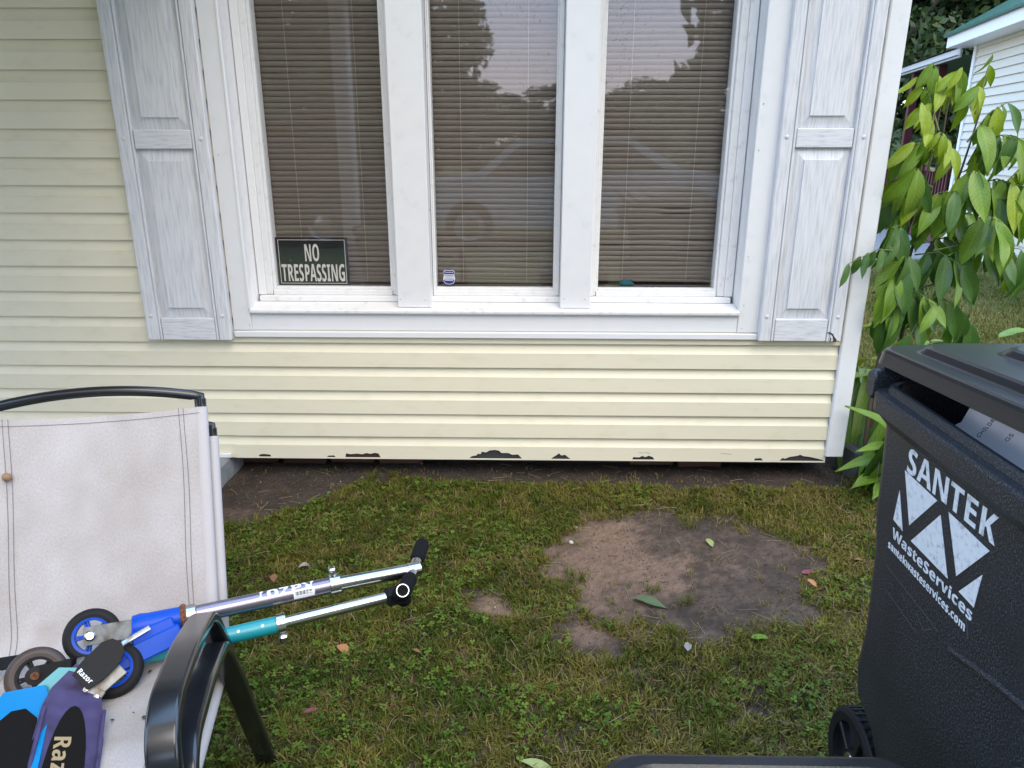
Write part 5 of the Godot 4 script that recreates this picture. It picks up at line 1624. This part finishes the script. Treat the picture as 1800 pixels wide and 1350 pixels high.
func carts():
	var t := thing("refuse_cart", "black wheeled refuse cart with white logo and lid propped ajar", "cart", Vector3(0.93, 0, 1.95), "black plastic bins")
	var side := func(h: float) -> float: return 0.66 + (0.88 - h) * 0.06
	var R := []
	for s in [[0.02, 1.72], [0.19, 1.70], [0.25, 1.655], [0.288, 1.580], [0.335, 1.572], [0.44, 1.592], [0.62, 1.596], [0.66, 1.590], [0.69, 1.584], [0.80, 1.586], [0.888, 1.585]]:
		var x: float = side.call(s[0])
		R.append(ring(s[0], x, 1.86 - x, s[1], 2.16 + s[0] * 0.12, 0.045))
	var b := Msh.new()
	bands(b, R)
	b.fan(R[0], Vector3(0.93, 0.02, 1.95), Vector3.DOWN)
	var body := part("body", b, M.cart, t)
	# rim: stepped flange and inner wall
	b = Msh.new()
	R = []
	for s in [[0.878, 0.0], [0.897, 0.014], [0.902, 0.020], [0.930, 0.021], [0.936, 0.018], [0.939, 0.006], [0.949, 0.004], [0.952, 0.001], [0.952, -0.006], [0.948, -0.010], [0.88, -0.014], [0.50, -0.03]]:
		R.append(ring(s[0], 0.66 - s[1], 1.20 + s[1], 1.585 - s[1], 2.27 + s[1], 0.05))
	bands(b, R)
	part("rim", b, M.cart, t)
	# hinge block and handle at the rear
	b = Msh.new()
	b.sweep([Vector3(0.665, 0.945, 1.558), Vector3(1.195, 0.945, 1.558)], rrect(0.060, 0.036, 0.015, 5), Vector3.UP)
	b.tube([Vector3(0.68, 0.955, 1.545), Vector3(0.70, 0.962, 1.505), Vector3(1.16, 0.962, 1.505), Vector3(1.18, 0.955, 1.545)], 0.014, 10)
	for x in [0.668, 1.192]: b.sweep([Vector3(x - 0.022, 0.940, 1.566), Vector3(x - 0.017, 0.940, 1.566), Vector3(x + 0.017, 0.940, 1.566), Vector3(x + 0.022, 0.940, 1.566)], rrect(0.056, 0.034, 0.015, 6), Vector3.UP, true, [0.85, 1.0, 1.0, 0.85])
	part("handle", b, M.cart, t)
	# tilted lid with two raised tiers
	var lx := Transform3D(Basis(Vector3.RIGHT, -0.064), Vector3(0, 0.983, 1.56))
	b = Msh.new()
	R = []
	for s in [[0.0, 0.0], [0.002, -0.003], [0.024, 0.001], [0.029, 0.004], [0.031, 0.009], [0.030, 0.040], [0.032, 0.044], [0.041, 0.050], [0.044, 0.056], [0.045, 0.125], [0.047, 0.130], [0.056, 0.137], [0.058, 0.144]]:
		R.append(ring(s[0], 0.643 + s[1], 1.217 - s[1], 0.0 + s[1], 0.74 - s[1], 0.05, lx))
	bands(b, R)
	b.fan(R[R.size() - 1], lx * Vector3(0.93, 0.060, 0.37), lx.basis.y)
	var under := []
	for s in [[0.0, 0.0], [0.003, 0.006], [0.022, 0.008], [0.024, 0.03]]: under.append(_rev(ring(s[0], 0.643 + s[1], 1.217 - s[1], 0.0 + s[1], 0.74 - s[1], 0.05, lx)))
	bands(b, under)
	b.fan(under[3], lx * Vector3(0.93, 0.024, 0.37), -lx.basis.y)
	part("lid", b, M.lid, t)
	# wheels
	for s in [-1, 1]:
		var c := Vector3(0.93 + s * 0.212, 0.116, 1.632)
		var axs := Vector3(s, 0, 0)
		b = Msh.new()
		var pr := [[0.075, -0.024], [0.100, -0.025], [0.108, -0.020]]
		for k in 5: pr.append([0.111 - 0.003 * (k % 2), -0.016 + k * 0.008])
		pr.append_array([[0.108, 0.020], [0.100, 0.025], [0.082, 0.022]])
		b.lathe(c, axs, pr, 36)
		for k in 36:
			var a := TAU * k / 36
			b.box(c + Vector3(0, cos(a), sin(a)) * 0.110, Vector3(0.034, 0.005, 0.007), 0.001, Basis(Vector3.RIGHT, a))
		var w := part("wheel", b, M.rubber, t)
		b = Msh.new()
		b.lathe(c, axs, [[0.084, 0.022], [0.080, 0.006], [0.030, 0.010], [0.026, 0.022], [0.0001, 0.022]], 30)
		for k in 5:
			var a := TAU * k / 5 + 0.3
			beam(b, c + axs * 0.012 + Vector3(0, cos(a), sin(a)) * 0.02, c + axs * 0.012 + Vector3(0, cos(a), sin(a)) * 0.082, 0.012, 0.02, axs, 0.002)
		part("hub", b, M.lid, w)
		b = Msh.new()
		b.lathe(c + axs * 0.022, axs, [[0.021, 0.0], [0.020, 0.003], [0.013, 0.006], [0.011, 0.014], [0.008, 0.017], [0.0001, 0.017]], 20)
		part("axle_cap", b, M.chrome, w)
	# printed logo on the side: letters and slanted pieces
	var face := Transform3D(Basis(Vector3(0, 0, 1), Vector3(-0.06, 1, 0).normalized(), Vector3(-1, -0.06, 0).normalized()), Vector3(0.66, 0.88, 0))
	var P := func(z: float, h: float) -> Transform3D: return face.translated_local(Vector3(z, h - 0.88, 0.0004))
	inst("lettering", text_mesh("SANTEK", 0.25, 0.046, true), M.print, body, P.call(1.834, 0.850))
	inst("lettering", text_mesh("WasteServices", 0.25, 0.022, true), M.print, body, P.call(1.810, 0.696))
	inst("lettering", text_mesh("santekwasteservices.com", 0.248, 0.0165, true), M.print, body, P.call(1.799, 0.667))
	for tri in [[[1.703, 0.826], [1.809, 0.822], [1.737, 0.738]], [[1.693, 0.783], [1.718, 0.716], [1.683, 0.720]], [[1.823, 0.804], [1.864, 0.714], [1.748, 0.714]], [[1.843, 0.820], [1.951, 0.815], [1.885, 0.732]], [[1.944, 0.772], [1.936, 0.711], [1.896, 0.712]]]:
		var pp := PackedVector2Array()
		for q in tri: pp.append(Vector2(q[0], q[1] - 0.88))
		b = Msh.new()
		b.slab(pp, 0.0006, face.translated_local(Vector3(0, 0, 0.0004)))
		part("emblem", b, M.print, body)
	b = Msh.new()
	var rib := []
	for k in 13:
		var q := k / 12.0
		rib.append(face * Vector3(1.895 + 0.30 * q, -0.275 + 0.05 * sin(q * 1.7), 0.0))
	b.tube(rib, 0.006, 8, true)
	part("moulded_rib", b, M.cart, body)
	# worn outline of an old stamp and a few scratches
	b = Msh.new()
	for s in [[1.676, 0.622, 1.86, 0.612], [1.684, 0.575, 1.80, 0.565], [1.92, 0.69, 1.935, 0.655], [1.70, 0.600, 1.71, 0.592], [1.74, 0.604, 1.752, 0.596], [1.79, 0.598, 1.82, 0.585], [1.82, 0.585, 1.84, 0.603], [1.94, 0.50, 1.95, 0.49], [1.80, 0.52, 1.815, 0.50], [1.60, 0.45, 1.61, 0.80]]:
		var a := Vector3(s[0], s[1] - 0.88, 0.0009)
		var d := Vector3(s[2], s[3] - 0.88, 0.0009)
		var w := (d - a).cross(Vector3.BACK).normalized() * 0.0007
		b.quad(face * (a + w), face * (d + w), face * (d - w), face * (a - w))
	part("scratches", b, M.scratch, body).set_meta("kind", "stuff")
	# white refuse bag bulging under the lid
	b = Msh.new()
	var rows := []
	for j in 30:
		var row := []
		for i in 40:
			var u := i / 39.0
			var v := j / 29.0
			var x := 0.682 + 0.50 * u
			var z := 1.685 + 0.55 * v
			var edge := minf(minf(u, 1 - u) * 7.0, minf(v, 1 - v) * 7.0)
			var h := 0.86 + 0.115 * smoothstep(0.0, 1.0, edge) + 0.020 * absf(gnoise(x * 0.5, z + x * 0.5, 24.0)) + 0.010 * absf(gnoise(x * 0.6, z, 55.0))
			row.append(Vector3(x + 0.006 * gnoise(z, h, 30.0), minf(h, 0.972 + v * 0.026), z))
		rows.append(_rev(row))
	b.grid(rows)
	var bag := solo("refuse_bag", b, M.bag, "white plastic bag showing under the lid of the black cart", "bag")
	for q in [["CHILDREN", 0.046, 0.0075, 1.846, 0.0], ["GS", 0.013, 0.0075, 1.895, 0.0]]:
		inst("lettering", text_mesh(q[0], q[1], q[2], false, 0.0006), M.ink, bag, Transform3D(Basis(Vector3(0.55, 0.83, 0.0).normalized(), Vector3(0, 0, -1), Vector3(-0.83, 0.55, 0).normalized()), Vector3(0.694, 0.966, q[3])))
	# second bin close to the viewer, only its lid edge shows
	t = thing("lidded_bin", "black plastic bin lid edge at the bottom of the view", "bin", Vector3(0.347, 0, 2.22), "black plastic bins")
	b = Msh.new()
	R = [ring(0.0, 0.16, 0.535, 2.05, 2.40, 0.05), ring(0.43, 0.125, 0.570, 2.025, 2.43, 0.05)]
	bands(b, R)
	b.fan(R[0], Vector3(0.347, 0, 2.22), Vector3.DOWN)
	part("body", b, M.lid, t)
	b = Msh.new()
	R = []
	for s in [[0.43, 0.02], [0.432, 0.0], [0.494, 0.002], [0.503, 0.006], [0.507, 0.013], [0.507, 0.028], [0.503, 0.034], [0.484, 0.040], [0.484, 0.075], [0.492, 0.085], [0.494, 0.10]]:
		R.append(ring(s[0], 0.106 + s[1], 0.589 - s[1], 2.004 + s[1], 2.45 - s[1], 0.06))
	bands(b, R)
	b.fan(R[R.size() - 1], Vector3(0.347, 0.495, 2.22), Vector3.UP)
	b.box(Vector3(0.285, 0.494, 2.020), Vector3(0.012, 0.016, 0.034), 0.005)
	part("lid", b, M.lid, t)

# ---------------------------------------------------------------- plants at the corner
func leaf_mesh(length: float, width: float, fold: float, droop: float, tip := 0.5, seed := 1) -> ArrayMesh:
	var r := RandomNumberGenerator.new()
	r.seed = seed
	var b := Msh.new()
	var N := 10
	var wob := r.randf() * 6.0
	var rows := []
	for j in N + 1:
		var t := float(j) / N
		var w := width * 0.5 * pow(sin(PI * clampf(pow(t, 0.85 + tip * 0.3) * 0.985 + 0.012, 0, 1)), 0.85) * (1.0 - 0.25 * t) * (1.0 - 0.45 * smoothstep(0.7, 1.0, t))
		var ang := droop * t
		var mid := Vector3(0, -length * droop * t * t * 0.5, length * t * (1.0 - 0.12 * droop * t))
		var nrm := Vector3(0, cos(ang), sin(ang))
		var row := []
		for k in 5:
			var s := (k - 2) / 2.0
			row.append(mid + Vector3(s * w * cos(fold), 0, 0) + nrm * (absf(s) * w * sin(fold) + 0.05 * width * sin(t * 9.0 + wob + s * 2.0) * absf(s)))
		rows.append(_rev(row))
	b.grid(rows)
	for i in b.c.size():
		var k := i % 5
		var j := i / 5
		var vein := 1.12 if (j % 2 == 0) else 0.93
		b.c[i] = Color(1.75, 1.55, 1.6) if k == 2 else Color(vein, vein, vein)
	return b.done()

func leaf(parent: Node3D, m: Mesh, mt: Material, at: Vector3, dir: Vector3, up: Vector3, s: float):
	inst("leaf", m, mt, parent, aim(at - parent.position, dir, up, s))

func plants():
	var t := thing("sapling", "leafy green sapling growing at the white corner of the house", "sapling", Vector3(1.48, 0, -0.03))
	var stems := [
		[Vector3(1.455, -0.02, -0.03), Vector3(1.437, 0.362, -0.03), Vector3(1.453, 0.675, -0.03), Vector3(1.470, 1.014, -0.03), Vector3(1.516, 1.247, -0.03), Vector3(1.522, 1.507, -0.03)],
		[Vector3(1.500, -0.02, -0.05), Vector3(1.507, 0.362, -0.03), Vector3(1.529, 0.791, -0.03), Vector3(1.593, 1.057, -0.03), Vector3(1.640, 1.268, -0.03), Vector3(1.670, 1.488, -0.03)],
		[Vector3(1.475, -0.02, -0.07), Vector3(1.472, 0.362, -0.06), Vector3(1.499, 0.836, -0.06), Vector3(1.528, 1.057, -0.05), Vector3(1.555, 1.267, -0.04), Vector3(1.546, 1.527, -0.03)]]
	for s in stems:
		var b := Msh.new()
		b.tube(fillet(s, 0.08, 3), 0.0095, 8, true, _taper(fillet(s, 0.08, 3).size()))
		part("stem", b, M.twig, t)
	var meshes := []
	for k in 6: meshes.append(leaf_mesh(1.0, 0.33 + 0.035 * (k % 3), 0.25 + 0.08 * (k % 2), 0.35 + 0.25 * (k % 4), 0.2, k))
	var fronds := [
		[Vector3(1.565, 1.470, -0.077), Vector3(1.475, 1.643, -0.045), "y", 5], [Vector3(1.559, 1.489, -0.053), Vector3(1.562, 1.624, -0.004), "y", 5],
		[Vector3(1.518, 1.409, -0.007), Vector3(1.457, 1.600, -0.109), "y", 6], [Vector3(1.650, 1.471, -0.118), Vector3(1.634, 1.564, -0.003), "y", 5],
		[Vector3(1.678, 1.470, -0.073), Vector3(1.731, 1.680, -0.128), "y", 2], [Vector3(1.476, 1.330, 0.059), Vector3(1.400, 1.502, 0.071), "y", 6],
		[Vector3(1.607, 1.369, 0.031), Vector3(1.715, 1.504, 0.044), "m", 5], [Vector3(1.555, 1.309, -0.005), Vector3(1.438, 1.359, -0.083), "m", 6],
		[Vector3(1.673, 1.349, -0.006), Vector3(1.735, 1.379, 0.117), "m", 6], [Vector3(1.670, 1.206, -0.026), Vector3(1.825, 1.215, 0.062), "m", 7],
		[Vector3(1.528, 1.207, 0.001), Vector3(1.424, 1.227, -0.101), "m", 6], [Vector3(1.645, 1.105, 0.016), Vector3(1.845, 1.171, 0.062), "m", 8],
		[Vector3(1.536, 0.987, -0.066), Vector3(1.849, 0.979, -0.177), "d", 8], [Vector3(1.551, 0.979, 0.036), Vector3(1.872, 0.986, 0.048), "d", 9],
		[Vector3(1.450, 1.018, 0.009), Vector3(1.370, 1.064, 0.055), "d", 4], [Vector3(1.440, 0.975, 0.040), Vector3(1.190, 0.945, 0.150), "p", 4],
		[Vector3(1.620, 0.834, -0.049), Vector3(1.439, 0.752, 0.055), "d", 4], [Vector3(1.644, 0.801, -0.040), Vector3(1.485, 0.662, 0.102), "d", 3],
		[Vector3(1.602, 0.805, 0.038), Vector3(1.829, 0.636, -0.055), "d", 4], [Vector3(1.638, 0.871, -0.096), Vector3(1.751, 0.672, -0.155), "d", 3],
		[Vector3(1.483, 0.819, 0.054), Vector3(1.396, 0.729, 0.056), "d", 4], [Vector3(1.782, 1.018, -0.007), Vector3(1.950, 0.892, -0.043), "m", 6],
		[Vector3(1.800, 1.206, -0.029), Vector3(1.909, 1.278, -0.041), "y", 6], [Vector3(1.672, 1.287, -0.057), Vector3(1.717, 1.409, -0.013), "m", 6],
		[Vector3(1.587, 1.165, -0.015), Vector3(1.617, 1.273, 0.118), "m", 6], [Vector3(1.492, 1.166, 0.003), Vector3(1.412, 1.281, 0.083), "m", 5],
		[Vector3(1.583, 1.270, 0.034), Vector3(1.450, 1.404, 0.132), "y", 5], [Vector3(1.469, 1.060, 0.001), Vector3(1.411, 1.160, -0.074), "m", 5],
		[Vector3(1.663, 1.064, 0.035), Vector3(1.692, 1.101, 0.185), "m", 6], [Vector3(1.451, 0.915, 0.043), Vector3(1.385, 0.856, 0.082), "d", 4],
		[Vector3(1.622, 1.019, 0.008), Vector3(1.748, 0.879, -0.052), "d", 5],
		[Vector3(1.510, 1.120, -0.03), Vector3(1.560, 1.200, 0.10), "m", 5], [Vector3(1.530, 0.950, -0.05), Vector3(1.640, 0.930, 0.08), "d", 6],
		[Vector3(1.480, 0.800, -0.06), Vector3(1.560, 0.780, 0.10), "d", 5], [Vector3(1.600, 1.080, -0.06), Vector3(1.760, 1.100, -0.16), "m", 5],
		[Vector3(1.470, 0.900, -0.05), Vector3(1.430, 0.960, 0.08), "d", 4]]
	for f in fronds:
		var a: Vector3 = f[0]
		var d: Vector3 = f[1]
		var bow := Vector3(0, 0.03, 0)
		var b := Msh.new()
		b.tube([a, a.lerp(d, 0.5) + bow, d], 0.0026, 6, true, [1.3, 1.0, 0.5])
		part("stalk", b, M.green_twig, t)
		var n: int = f[3] + 2
		var ax := (d - a).normalized()
		var sd := ax.cross(Vector3.UP).normalized()
		for k in n:
			var q := 0.22 + 0.78 * (k + 0.5) / n
			if k == n - 1: q = 1.0
			var at := a.lerp(d, q) + bow * 4.0 * q * (1.0 - q)
			var s := 1.0 if k % 2 == 0 else -1.0
			var dir := Vector3.DOWN * rng.randf_range(0.75, 1.4) + sd * s * rng.randf_range(0.12, 0.55) + ax * rng.randf_range(0.1, 0.5) + Vector3(rng.randfn(), 0, rng.randfn()) * 0.12
			var L := rng.randf_range(0.135, 0.215)
			var mt: Material = M.leaf_mid
			if f[2] == "y":
				L = rng.randf_range(0.075, 0.125); mt = M.leaf_young if rng.randf() < 0.75 else M.leaf_pale
			elif f[2] == "m": mt = [M.leaf_mid, M.leaf_mid, M.leaf_pale, M.leaf_young, M.leaf_dark][rng.randi() % 5]
			elif f[2] == "p":
				L = rng.randf_range(0.08, 0.115); mt = M.leaf_dark
			else:
				mt = M.leaf_dark if rng.randf() < 0.62 else M.leaf_mid
				if n < 5: L *= 1.35
			leaf(t, meshes[rng.randi() % 6], mt, at, dir, Vector3(rng.randfn() * 0.4, 0.6, 1.0 + rng.randfn() * 0.3), L)
	# strap leaved clump at the foot of the corner
	t = thing("strap_leaved_plant", "clump of long strap leaves at the foot of the corner post", "plant", Vector3(1.45, 0, 0.05))
	var strap := []
	for k in 4: strap.append(leaf_mesh(1.0, 0.13, 0.3, 0.4 + 0.3 * k, 0.2, 40 + k))
	for k in 64:
		var a := rng.randf_range(-1.5, 1.5)
		var at := Vector3(1.365 + cos(a) * 0.05 + rng.randf() * 0.06, 0.0, 0.02 + sin(a) * 0.10)
		var up := rng.randf_range(0.7, 3.6)
		var dir := Vector3(cos(a) * 0.45 + 0.05, up, sin(a) * 0.6 + 0.15)
		leaf(t, strap[rng.randi() % 4], [M.leaf_strap, M.leaf_strap, M.leaf_mid, M.leaf_dark][rng.randi() % 4], at, dir, Vector3(cos(a), 0.2, sin(a)) * -1.0 + Vector3(0, 1.0, 0), rng.randf_range(0.34, 0.66))
	# low broad leaves nearer the cart
	t = thing("broad_leaved_weed", "low weed with broad drooping leaves beside the cart", "plant", Vector3(1.52, 0, 0.14))
	var broad := []
	for k in 3: broad.append(leaf_mesh(1.0, 0.34, 0.2, 0.5 + 0.4 * k, 0.4, 60 + k))
	for q in [[-1.0, 0.35, 0.45, 0.21], [-0.8, 0.15, 0.9, 0.20], [-0.3, 0.5, 1.0, 0.2], [-1.0, 0.8, 0.2, 0.22], [0.5, 0.6, 0.8, 0.2], [-0.6, 1.2, 0.4, 0.2], [0.9, 0.7, 0.2, 0.2], [-0.9, 0.55, -0.1, 0.18], [0.2, 1.4, 0.3, 0.22], [-0.4, 1.6, 0.1, 0.24]]:
		leaf(t, broad[rng.randi() % 3], M.leaf_mid if q[2] < 0.85 else M.leaf_pale, Vector3(1.50, 0.06 + q[1] * 0.10, 0.12), Vector3(q[0], q[1] * 0.6, q[2]), Vector3(0, 1, 0.3), q[3])
	# broad pale leaves behind the cart lid
	for s in [[1.72, -0.32, "pale broad leaved plant behind the cart lid, left one", 0.60], [1.98, -0.25, "pale broad leaved plant behind the cart lid, right one", 0.57]]:
		t = thing("broad_leaved_plant", s[2], "plant", Vector3(s[0], -0.03, s[1]), "broad leaved plants behind the cart")
		for k in 16:
			var a := TAU * k / 16.0 + rng.randf() * 0.5
			var h: float = s[3] * rng.randf_range(0.55, 1.0)
			var top := Vector3(s[0] + cos(a) * 0.10, h, s[1] + sin(a) * 0.10)
			var b := Msh.new()
			b.tube([Vector3(s[0], -0.03, s[1]), Vector3(s[0] + cos(a) * 0.04, h * 0.55, s[1] + sin(a) * 0.04), top], 0.004, 6, true, [1.2, 1.0, 0.6])
			part("stalk", b, M.green_twig, t)
			leaf(t, broad[rng.randi() % 3], [M.leaf_pale, M.leaf_mid, M.leaf_young][rng.randi() % 3], top, Vector3(cos(a), rng.randf_range(-0.1, 0.5), sin(a)), Vector3.UP, rng.randf_range(0.16, 0.27))
	# dark block by the corner
	var b := Msh.new()
	b.box(Vector3(1.50, 0.055, -0.10), Vector3(0.22, 0.15, 0.15), 0.012, Basis(Vector3.UP, 0.2))
	solo("concrete_block", b, M.block, "dark grey concrete block on the soil below the corner leaves", "block")

func _taper(n: int) -> Array:
	var o := []
	for k in n: o.append(1.0 - 0.68 * k / (n - 1.0))
	return o

# ---------------------------------------------------------------- fallen leaves
func litter():
	var brown := mat(Color(0.22, 0.105, 0.05), 0.8, {"vertex_color_use_as_albedo": true})
	var tan := mat(Color(0.42, 0.20, 0.085), 0.8, {"vertex_color_use_as_albedo": true})
	var pink := mat(Color(0.20, 0.055, 0.065), 0.7, {"vertex_color_use_as_albedo": true})
	var pale := mat(Color(0.30, 0.35, 0.13), 0.6, {"vertex_color_use_as_albedo": true})
	var greyl := mat(Color(0.30, 0.27, 0.25), 0.9, {"vertex_color_use_as_albedo": true})
	var dull := mat(Color(0.085, 0.135, 0.055), 0.7, {"vertex_color_use_as_albedo": true})
	var ms := []
	for k in 4: ms.append(leaf_mesh(1.0, [0.55, 0.36, 0.62, 0.30][k], 0.25 + 0.1 * k, 0.3 + 0.2 * k, 0.5, 80 + k))
	for q in [
		[-0.812, 0.799, 0.050, 0.4, brown, 0, "reddish brown leaf on the grass beside the chair back"],
		[-0.741, 0.757, 0.050, 2.2, greyl, 2, "grey brown leaf on the lawn above the silver tube"],
		[-0.518, 1.151, 0.055, 1.0, tan, 2, "orange tan leaf on the lawn below the teal tube"],
		[-0.410, 0.955, 0.035, 2.6, brown, 0, "small brown leaf beneath the silver scooter tube"],
		[0.933, 0.718, 0.055, 1.7, pink, 0, "dark pink leaf at the right rim of the bare soil"],
		[1.123, 0.668, 0.050, 1.6, brown, 1, "brown leaf on the grass near the black cart"],
		[0.929, 0.782, 0.045, 0.3, tan, 0, "orange leaf just below the pink one by the soil"],
		[0.345, 0.885, 0.125, 1.25, dull, 1, "long dark green leaf lying on the sandy soil"],
		[-0.005, 1.545, 0.125, 1.25, pale, 3, "long pale green leaf lying at the bottom of the lawn"],
		[0.665, 0.513, 0.055, 0.2, pale, 0, "pale green leaf lying on the upper bare soil"],
		[0.460, 1.160, 0.045, 2.9, greyl, 0, "grey curled leaf in the grass below the bare soil"],
		[-0.306, 1.167, 0.035, 1.2, brown, 1, "small reddish leaf in the middle of the left lawn"],
		[-0.536, 1.408, 0.035, 2.0, pink, 0, "dark red leaf in the grass beside the chair leg"],
		[0.310, 0.621, 0.030, 1.5, brown, 1, "tiny brown leaf on the left of the bare soil"],
		[0.657, 1.087, 0.055, 1.6, M.leaf_mid, 0, "flat green leaf in the grass under the bare soil"]]:
		var o := inst(numbered("fallen_leaf"), ms[q[5]], q[4], self, Transform3D(Basis(Vector3.UP, q[3]) * Basis(Vector3.RIGHT, -0.1).scaled(Vector3(q[2], q[2], q[2])), Vector3(q[0], ground_y(q[0], q[1]) + (0.024 if bare(q[0], q[1]) < 0.5 else 0.009), q[1])))
		meta(o, q[6], "leaf", "fallen leaves on the lawn")
	for q in [[0.176, 0.53, 0.009, "pale pebble at the upper left of the bare soil"], [0.20, 0.425, 0.006, "small white chip at the top of the bare soil"]]:
		var b := Msh.new()
		var pr := []
		for k in 7: pr.append([q[2] * sin(PI * k / 6) + 0.0001, -q[2] * 0.6 * cos(PI * k / 6)])
		b.lathe(Vector3(q[0], ground_y(q[0], q[1]) + q[2] * 0.4, q[1]), Vector3(0.2, 1, 0.1), pr, 9)
		solo("pebble", b, mat(Color(0.5, 0.45, 0.40), 0.8), q[3], "pebble", "pebbles on the bare soil")
